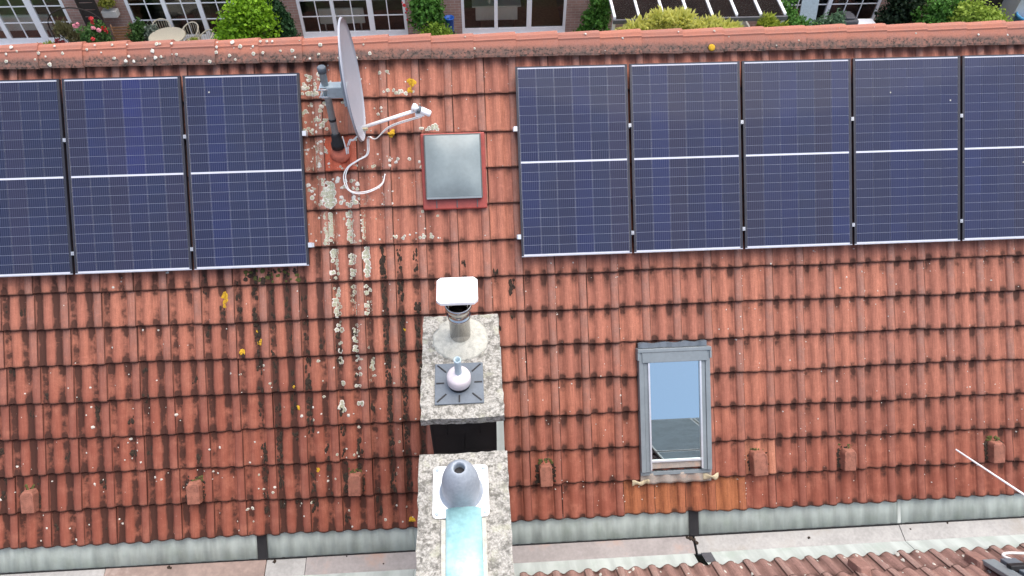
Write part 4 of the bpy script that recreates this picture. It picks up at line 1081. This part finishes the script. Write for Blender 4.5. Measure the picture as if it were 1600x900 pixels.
# radiators and sideboard seen through the glass
def radiator(x0, x1, z0, z1, y, lab):
    o = tag(empty('radiator', ((x0 + x1) / 2, y, 0)), lab, 'radiator')
    w = (x1 - x0) / 2
    MB().box(-w, w, -.03, .03, z0, z1).build('panel', 'radiator', o, bevel=.01)
    n = int((x1 - x0) / .06)
    for i in range(1, n): MB().box(-w + i * 2 * w / n - .006, -w + i * 2 * w / n + .006, -.038, -.031, z0 + .04, z1 - .04).build('fin', 'radiator', o)
    for s in (-1, 1): MB().box(s * w * .8 - .02, s * w * .8 + .02, -.02, .02, .06, z0).build('foot', 'radiator', o)
radiator(-4.62, -3.32, .34, .80, 14.15, 'white radiator inside the window behind the dish')
radiator(-13.7, -12.20, .36, .82, 14.12, 'pale radiator inside the far left window')
sb = tag(empty('sideboard', (.55, 14.4, 0)), 'low white sideboard inside the plain sliding window', 'sideboard')
MB().box(-.62, .62, -.2, .2, .30, .72).build('body', 'radiator', sb, bevel=.01); MB().box(-.72, .72, -.24, .24, .721, .76).build('top', 'radiator', sb)
for i in range(2): MB().box(-.6 + i * .61, -.02 + i * .61, -.215, -.201, .33, .70).build('door', 'radiator', sb)
for s in (-1, 1): MB().box(s * .5 - .02, s * .5 + .02, -.15, .15, .06, .30).build('leg', 'darkwood', sb)
vs_ = tag(empty('vase', (.35, 14.35, .76)), 'small white vase on the sideboard inside the sliding window', 'vase')
MB().lathe([(.04, 0), (.06, .05), (.03, .12), (.045, .17)], 0, 0, 14).build('body', 'radiator', vs_)
cr = tag(empty('brown_carpet', (2.0, 15.4, .07)), 'beige rug on the floor behind the right pane of the sliding window', 'rug')
MB().box(-.5, .5, -1.2, 1.2, 0, .015).build('pile', simple('ochre_rug', (0.36, 0.27, 0.13), 0.95, 0, .3, 12), cr)

# conservatory
cons = tag(empty('conservatory', (5.5, 12.2, 0)), 'glazed conservatory with white rafters behind the golden conifer', 'conservatory')
CO = cons.location
def cz(y): return 2.1 + .1 * (y - 10.75)
for i in range(8):
    xx = 3.345 + i * .6165
    o = MB().prism([(10.74 - 12.2, cz(10.74) - .03), (10.74 - 12.2, cz(10.74) + .04), (13.72 - 12.2, cz(13.72) + .04), (13.72 - 12.2, cz(13.72) - .03)], xx - 5.5 - .028, xx - 5.5 + .028).build('rafter', 'upvc', cons)
    if i < 7: MB().prism([(10.70 - 12.2, cz(10.70) + .0), (10.70 - 12.2, cz(10.70) + .006), (13.70 - 12.2, cz(13.70) + .006), (13.70 - 12.2, cz(13.70) + .0)], xx - 5.5 + .029, xx - 5.5 + .5875).build('roof_pane', 'cons_glass', cons)
MB().box(3.3 - 5.5, 7.72 - 5.5, 10.66 - 12.2, 10.735 - 12.2, 1.98, 2.09).build('eaves_gutter', 'grey_board', cons, bevel=.01)
for i in range(5): MB().box(3.35 - 5.5 + i * 1.08 - .035, 3.35 - 5.5 + i * 1.08 + .035, 10.75 - 12.2, 10.82 - 12.2, 0, 2.06).build('post', 'upvc', cons)
MB().box(3.32 - 5.5, 7.70 - 5.5, 10.76 - 12.2, 13.7 - 12.2, .03, .07).build('floor', 'cons_floor', cons)
for a in (3.33, 7.66): MB().box(a - 5.5, a - 5.5 + .05, 10.83 - 12.2, 13.7 - 12.2, .07, .7).build('side_wall', 'render', cons)
fb = tag(empty('cabinet', (5.2, 12.4, .07)), 'pale cabinet inside the conservatory under the rafters', 'cabinet')
MB().box(-.4, .4, -.25, .25, 0, 1.0).build('body', 'room_light', fb, bevel=.01); MB().box(-.43, .43, -.28, .28, 1.001, 1.04).build('top', 'wood', fb)

# ---- plants
def foliage(centres, n, leaf, up=.25, shape='leaf', seed=1):
    """leaf faces spread through the shell of several lobes; centres: (x,y,z,rx,ry,rz)"""
    R = np.random.RandomState(seed); vs, fs, tone = [], [], []
    vol = np.array([c[3] * c[4] * c[5] for c in centres]) ** (2 / 3); vol = vol / vol.sum()
    for _ in range(n):
        c = centres[R.choice(len(centres), p=vol)]
        d = R.normal(size=3); d /= np.linalg.norm(d)
        if d[2] < -.3: d[2] *= -.6
        rad = R.uniform(.55, 1.06) if R.rand() < .8 else R.uniform(.9, 1.22)
        lump = 1 + .14 * math.sin(d[0] * 7 + c[0] * 9) * math.sin(d[1] * 6 + c[2] * 5) + .1 * math.sin(d[2] * 11 + c[0] * 3)
        p = np.array(c[:3]) + d * np.array(c[3:6]) * rad * lump
        if shape == 'spray':
            ax = d * 1.0 + np.array([0, -.25, up]) + R.normal(size=3) * .45; ax /= np.linalg.norm(ax); sz = leaf * R.uniform(.7, 1.5); wd = sz * R.uniform(.10, .2)
        else:
            ax = R.normal(size=3) + d * .5 + np.array([0, 0, up]); ax /= np.linalg.norm(ax); sz = leaf * R.uniform(.6, 1.3); wd = sz * R.uniform(.3, .5)
        sd = np.cross(ax, d + R.normal(size=3) * .6); sd /= np.linalg.norm(sd) + 1e-9
        bend = np.cross(ax, sd) * sz * R.uniform(-.2, .2)
        o = len(vs)
        vs += [tuple(p - ax * sz * .5), tuple(p + sd * wd + bend), tuple(p + ax * sz * .5), tuple(p - sd * wd + bend)]
        fs += [(o, o + 1, o + 2), (o, o + 2, o + 3)]
        t = min(1, max(0, (rad - .5) * 1.1 + R.uniform(-.3, .3))); tone += [t] * 4
    return vs, fs, tone
def shrub(name, lab, cat, centres, n, leaf, ma, mb_, shape='leaf', seed=1, up=.25, group=None, trunk=True, flowers=None):
    bx_ = sum(c[0] for c in centres) / len(centres); by_ = sum(c[1] for c in centres) / len(centres)
    s = tag(empty(name, (bx_, by_, 0)), lab, cat, group)
    vs, fs, tone = foliage(centres, n, leaf, up, shape, seed)
    me = bpy.data.meshes.new('foliage'); me.from_pydata([(a - bx_, b2 - by_, max(.01, c)) for a, b2, c in vs], [], fs)
    at = me.attributes.new('tone', 'FLOAT', 'POINT'); at.data.foreach_set('value', np.array(tone, dtype=np.float32))
    key = 'leaf_%s' % (str(ma) + str(mb_))
    if key not in M: M[key] = mat_leaf(name + '_leaf', ma, mb_)
    me.materials.append(M[key]); link('foliage', me, s)
    st = MB(); R = random.Random(seed)
    for c in centres:
        p1 = Vector((c[0] - bx_, c[1] - by_, c[2])); p0 = Vector((R.uniform(-.06, .06), R.uniform(-.06, .06), 0))
        st.tube([p0, p0.lerp(p1, .5) + Vector((R.uniform(-.05, .05), R.uniform(-.05, .05), 0)), p1 + Vector((0, 0, c[5] * .4))], [.03, .02, .008], 6)
        for _ in range(5):
            q = p1 + Vector((R.uniform(-.8, .8) * c[3], R.uniform(-.8, .8) * c[4], R.uniform(-.2, .8) * c[5]))
            st.tube([p0.lerp(p1, R.uniform(.3, .8)), q], [.012, .004], 5)
    st.build('stem', 'bark', s)
    if flowers:
        for (fx_, fy_, fz_, r, m) in flowers:
            fb_ = MB(); R2 = random.Random(int(fx_ * 1000))
            for _ in range(14):
                d = Vector((R2.gauss(0, 1), R2.gauss(0, 1), R2.gauss(0, 1) + .3)).normalized(); t = d.orthogonal().normalized(); u = d.cross(t)
                c = d * r * .55; w = r * .55
                fb_.poly([c - t * w, c - u * w + d * w * .3, c + t * w, c + u * w + d * w * .3])
            fb_.build('blossom', m, s, (fx_ - bx_, fy_ - by_, fz_))
    return s
LIME = ((0.10, 0.24, 0.012), (0.30, 0.52, 0.025)); DG = ((0.012, 0.04, 0.018), (0.045, 0.12, 0.04)); MG = ((0.03, 0.10, 0.015), (0.13, 0.32, 0.05))
GOLD = ((0.42, 0.47, 0.08), (0.88, 0.84, 0.30)); YG = ((0.20, 0.28, 0.03), (0.50, 0.55, 0.09)); GREY = ((0.10, 0.13, 0.10), (0.30, 0.36, 0.28))
VD = ((0.006, 0.016, 0.008), (0.03, 0.06, 0.025))
shrub('lime_shrub', 'bright lime green rounded shrub beside the round garden table', 'shrub', [(-6.2, 12.2, 1.0, .74, .6, .85), (-5.75, 12.1, 1.55, .42, .4, .6), (-6.0, 12.2, 1.75, .45, .4, .5), (-6.55, 12.1, .8, .5, .45, .5)], 9000, .085, *LIME, seed=3)
shrub('dark_shrub', 'dark green yew-like shrub right of the lime shrub', 'shrub', [(-5.42, 12.85, .7, .36, .35, .75), (-5.50, 12.8, 1.3, .28, .3, .6)], 4200, .09, *DG, seed=4)
shrub('roundleaf_shrub', 'mid green leafy shrub left of the blue pot', 'shrub', [(-1.42, 13.1, .9, .46, .35, .55), (-1.45, 13.1, 1.4, .42, .32, .4)], 3000, .10, *MG, seed=5, flowers=[(-2.02, 13.0, 1.42, .06, 'petal_red'), (-1.97, 13.0, 1.30, .05, 'petal_red'), (-1.98, 13.0, 1.0, .035, 'petal_red'), (-2.07, 13.0, 1.5, .03, 'petal_red'), (-2.0, 13.02, 1.2, .035, 'petal_red')])
shrub('low_lime_plant', 'low lime green mound plant just over the ridge by the blue pot', 'plant', [(-1.2, 12.6, .62, .50, .35, .40)], 3000, .06, (0.11, 0.19, 0.02), (0.26, 0.40, 0.04), seed=6)
shrub('corner_shrub', 'green shrub at the corner right of the sliding window', 'shrub', [(3.30, 12.9, .75, .36, .35, .65), (3.38, 12.9, 1.4, .30, .3, .6), (2.98, 12.8, .5, .26, .25, .32)], 4200, .085, *MG, seed=7)
shrub('golden_conifer', 'feathery golden yellow conifer in front of the conservatory', 'conifer', [(4.0, 10.45, 1.62, .55, .35, .5), (4.45, 10.4, 2.0, .36, .3, .42), (4.9, 10.4, 2.0, .34, .3, .42), (5.3, 10.45, 1.62, .5, .35, .45), (5.75, 10.45, 1.75, .42, .35, .38), (6.2, 10.45, 1.66, .42, .35, .36), (3.65, 10.45, 1.5, .35, .3, .36)], 13000, .16, *GOLD, shape='spray', seed=8, up=.7)
shrub('small_golden_conifer', 'small golden conifer right of the dark gap under the conservatory', 'conifer', [(7.2, 10.6, 1.85, .22, .25, .30), (7.5, 10.6, 1.62, .30, .3, .28), (7.9, 10.6, 1.42, .28, .3, .25)], 2600, .15, *YG, shape='spray', seed=9, up=.6)
shrub('leafy_shrub', 'loose bright green shrub in front of the gridded window at right', 'shrub', [(8.15, 12.0, 1.2, .42, .4, .62), (8.55, 12.0, .95, .45, .4, .45), (9.0, 12.0, .75, .4, .35, .42)], 5500, .085, *MG, seed=10)
shrub('grey_leaf_plant', 'grey green bushy plant right of the bright shrub at the gridded window', 'plant', [(9.62, 12.2, .8, .36, .3, .42), (9.9, 12.2, 1.0, .2, .2, .35)], 2200, .07, (0.06, 0.12, 0.06), (0.19, 0.32, 0.18), seed=11)
shrub('black_green_shrub', 'very dark glossy shrub right of the white corner post', 'shrub', [(12.0, 12.8, .7, .55, .4, .7), (12.1, 12.8, 1.3, .5, .4, .5), (11.7, 12.7, .5, .3, .3, .4)], 4500, .10, *VD, seed=12)
shrub('fresh_shrub', 'fresh green shrub near the right end of the ridge', 'shrub', [(12.75, 12.1, 1.1, .6, .45, .7), (13.3, 12.0, .95, .55, .4, .6), (12.5, 12.1, .8, .4, .3, .4)], 6000, .09, *MG, seed=13)
shrub('yellow_green_shrub', 'yellow green low shrub at the right end of the ridge', 'shrub', [(13.5, 11.6, 1.15, .70, .4, .55), (14.15, 11.6, .95, .50, .35, .42), (13.2, 11.6, 1.4, .45, .3, .5)], 9000, .075, (0.20, 0.29, 0.03), (0.42, 0.55, 0.09), seed=14)
shrub('rose_bush', 'rose bush with red and pink blossoms at the left behind the ridge', 'rose bush', [(-10.2, 12.3, .95, .38, .35, .45), (-10.05, 12.3, 1.25, .26, .25, .25)], 1900, .075, (0.03, 0.08, 0.02), (0.12, 0.24, 0.06), seed=15,
      flowers=[(-9.99, 12.15, 1.66, .075, 'petal_red'), (-10.0, 12.15, 1.56, .06, 'petal_red'), (-10.44, 12.1, 1.50, .085, 'petal_pink'), (-10.36, 12.1, 1.55, .06, 'petal_pink'), (-10.02, 12.1, 1.43, .07, 'petal_pink'), (-9.90, 12.1, 1.37, .075, 'petal_pink'), (-9.78, 12.15, 1.40, .08, 'petal_red'), (-9.76, 12.15, 1.30, .06, 'petal_red'), (-10.10, 12.0, 1.18, .07, 'petal_red'), (-10.50, 11.95, .93, .10, 'petal_red'), (-10.40, 11.95, .92, .08, 'petal_red'), (-10.19, 11.95, 1.02, .05, 'petal_pink')])
shrub('brown_grass_plant', 'brownish feathery plant in front of the far left window', 'plant', [(-11.25, 12.9, .9, .22, .2, .35), (-11.0, 12.85, .7, .2, .2, .4)], 1000, .10, (0.12, 0.12, 0.05), (0.28, 0.26, 0.13), shape='spray', seed=16, up=1.0)
shrub('red_leaf_plant', 'small dark red leaved plant left of the rose bush', 'plant', [(-11.35, 12.6, .72, .12, .12, .14)], 260, .06, (0.12, 0.02, 0.02), (0.35, 0.06, 0.07), seed=17)
shrub('grass_tuft', 'bright green grassy tuft at the far left behind the ridge', 'plant', [(-11.65, 12.5, .62, .35, .2, .18)], 700, .10, *YG, shape='spray', seed=18, up=1.2)
shrub('dark_leaf_plant', 'dark green bush between wooden chair and round table', 'plant', [(-9.5, 13.1, .55, .22, .2, .42), (-9.35, 13.2, .8, .15, .15, .25)], 1300, .075, (0.02, 0.06, 0.015), (0.10, 0.20, 0.05), seed=19)
shrub('silver_plant', 'silvery grey plant left of the round table', 'plant', [(-9.12, 13.25, .5, .25, .2, .35)], 900, .08, *GREY, seed=20)
shrub('small_table_plant', 'pale green tuft right of the garden chairs', 'plant', [(-7.75, 12.5, .65, .16, .15, .22)], 500, .09, *YG, shape='spray', seed=21, up=1)

# ---- garden furniture
tb = tag(empty('garden_table', (-8.6, 12.93, 0)), 'round cream garden table behind the ridge', 'table')
MB().lathe([(.47, .69), (.49, .70), (.49, .725), (.47, .735)], 0, 0, 36).build('table_top', 'wicker', tb)
for a in range(4):
    an = a * math.pi / 2 + .4; MB().tube([(.33 * math.cos(an), .33 * math.sin(an), .69), (.40 * math.cos(an), .40 * math.sin(an), .03)], .02, 8).build('leg', 'wicker', tb)
def garden_chair(x, y, rz, lab):
    c = tag(empty('garden_chair', (x, y, .03), (0, 0, rz)), lab, 'chair', 'cream garden chairs')
    MB().lathe([(.22, .40), (.23, .41), (.23, .43), (.2, .44)], 0, 0, 20).build('seat', 'wicker', c)
    arc = [(.25 * math.cos(a), .25 * math.sin(a), .66 + .20 * math.sin(max(0, min(math.pi, (a + .35) * math.pi / (math.pi + .7))))) for a in [(-.35 + (math.pi + .7) * i / 14) for i in range(15)]]
    MB().tube(arc, .018, 7).build('back_rim', 'wicker', c)
    for i in range(1, 14):
        p = arc[i]; MB().tube([(p[0] * .86, p[1] * .86, .42), p], .006, 5).build('back_rod', 'wicker', c)
    for a in range(4):
        an = a * math.pi / 2 + math.pi / 4; MB().tube([(.18 * math.cos(an), .18 * math.sin(an), .41), (.23 * math.cos(an), .23 * math.sin(an), 0)], .014, 6).build('leg', 'wicker', c)
garden_chair(-8.85, 13.33, 0.2, 'cream garden chair behind the left side of the round table')
garden_chair(-8.02, 13.12, -.5, 'cream garden chair behind the right side of the round table')
garden_chair(-7.52, 12.72, -1.0, 'cream garden chair right of the table beside the lime shrub')
def slat_chair(x, y, rz, lab):
    c = tag(empty('slatted_chair', (x, y, .03), (0, 0, rz)), lab, 'chair', 'brown slatted chairs')
    for i in range(6): MB().box(-.22, .22, -.2 + i * .07, -.15 + i * .07, .42, .44).build('seat_slat', 'wood', c)
    for i in range(6): MB().box(-.22, .22, .20 + i * .012, .215 + i * .012, .52 + i * .075, .57 + i * .075).build('back_slat', 'wood', c)
    for s in (-1, 1):
        MB().box(s * .2 - .015, s * .2 + .015, -.2, -.16, 0, .42).build('leg', 'wood', c); MB().tube([(s * .235, .17, 0), (s * .235, .29, 1.0)], .018, 6).build('leg', 'wood', c)
slat_chair(-9.80, 12.75, 0, 'brown slatted wooden chair facing the ridge beside the dark bush')
slat_chair(-10.12, 12.45, 1.2, 'brown slatted wooden chair turned sideways beside the roses')
wb = tag(empty('flower_box', (-10.15, 13.55, 0)), 'grey flower box with yellowish leaves hung on the brick wall', 'flower box')
MB().box(-.2, .2, -.12, .1, 1.02, 1.2).build('trough', 'render', wb, bevel=.01)
vs, fs, tone = foliage([(0, -.02, 1.36, .2, .15, .16)], 500, .07, .3, 'leaf', 22)
me = bpy.data.meshes.new('foliage'); me.from_pydata(vs, [], fs); at = me.attributes.new('tone', 'FLOAT', 'POINT'); at.data.foreach_set('value', np.array(tone, dtype=np.float32)); me.materials.append(mat_leaf('box_leaf', (0.10, 0.12, 0.02), (0.36, 0.36, 0.05))); link('foliage', me, wb)
sc = tag(empty('trellis_screen', (-10.62, 13.4, 0)), 'dark wooden trellis screen between the two left houses', 'screen')
for s in (-.22, .22): MB().box(s - .03, s + .03, -.03, .03, 0, 1.9).build('post', 'darkwood', sc)
for i in range(9): MB().box(-.19, .19, -.012, .012, .1 + i * .2, .27 + i * .2).build('board', 'darkwood', sc)
ar = tag(empty('rose_arch', (-10.9, 13.0, 0)), 'thin dark arched hoop beside the roses', 'plant support')
MB().tube([(.75 * math.cos(a) + .0, 0, 1.0 + .55 * math.sin(a)) for a in [math.pi * i / 14 for i in range(15)]], .018, 7).build('hoop', 'darkwood', ar)
for s in (-.75, .75): MB().tube([(s, 0, 0), (s, 0, 1.0)], .018, 7).build('leg', 'darkwood', ar)
pot = tag(empty('blue_pot', (-.83, 13.25, .03)), 'blue plastic pot beside the low lime plant', 'pot')
MB().lathe([(.09, .45), (.12, .5), (.135, .86), (.145, .865), (.145, .89), (.12, .89), (.10, .6)], 0, 0, 20, cap=False).build('bucket', 'blueplastic', pot)
MB().lathe([(.14, 0), (.14, .44)], 0, 0, 16).build('stand', 'darkwood', pot)
ln = tag(empty('sun_lounger', (9.55, 12.95, .03)), 'pale grey reclining garden chair in front of the gridded window', 'lounger')
MB().box(-.25, .25, -.5, .2, .38, .42).build('seat', 'galv', ln); o = MB().box(-.25, .25, -.02, .02, 0, .75).build('backrest', 'galv', ln, (0, .2, .4), (-.35, 0, 0))
for sx in (-.22, .22):
    for sy in (-.45, .15): MB().tube([(sx, sy, 0), (sx, sy, .38)], .015, 6).build('leg', 'alu', ln)
gx = tag(empty('covered_furniture', (10.55, 12.9, .03)), 'dark grey covered stack of furniture by the white step', 'furniture cover')
mb = MB(); mb.box(-.26, .26, -.25, .25, 0, .82); mb.box(-.14, .14, -.2, .2, .82, .9); mb.build('cover', 'grey_board', gx, bevel=.06)
st = tag(empty('white_bench', (11.05, 12.75, .03)), 'small white bench below the white corner post', 'bench')
MB().box(-.26, .26, -.18, .18, .68, .74).build('seat', 'upvc', st, bevel=.01)
for sx in (-.22, .22): MB().box(sx - .025, sx + .025, -.15, .15, 0, .68).build('leg', 'render', st)
wp = tag(empty('garden_wall', (15.35, 12.95, 0)), 'pale rendered garden wall end at the far right', 'wall')
MB().box(-.25, .35, -.5, .8, 0, 1.6).build('masonry', 'render', wp, bevel=.01); MB().box(-.3, .4, -.55, .83, 1.601, 1.66).build('coping', 'concrete', wp)
bn = tag(empty('blue_bin', (15.42, 12.25, 0)), 'light blue bin in front of the pale wall at the far right', 'bin')
MB().lathe([(.24, 0), (.29, 1.05), (.33, 1.06), (.33, 1.13), (.29, 1.13), (.26, .6)], 0, 0, 24, cap=False).build('tub', 'lightblue', bn)
MB().lathe([(.28, .80), (.01, .81)], 0, 0, 24, cap=False).build('water', 'blueplastic', bn)
dk = tag(empty('dark_fence', (14.7, 13.1, 0)), 'dark board fence right of the yellow green shrub', 'fence')
for i in range(7): MB().box(-.5 + i * .15, -.36 + i * .15, -.02, .02, 0, 1.5).build('board', 'darkwood', dk)
MB().box(-.5, .55, .021, .06, 1.2, 1.3).build('rail', 'darkwood', dk)
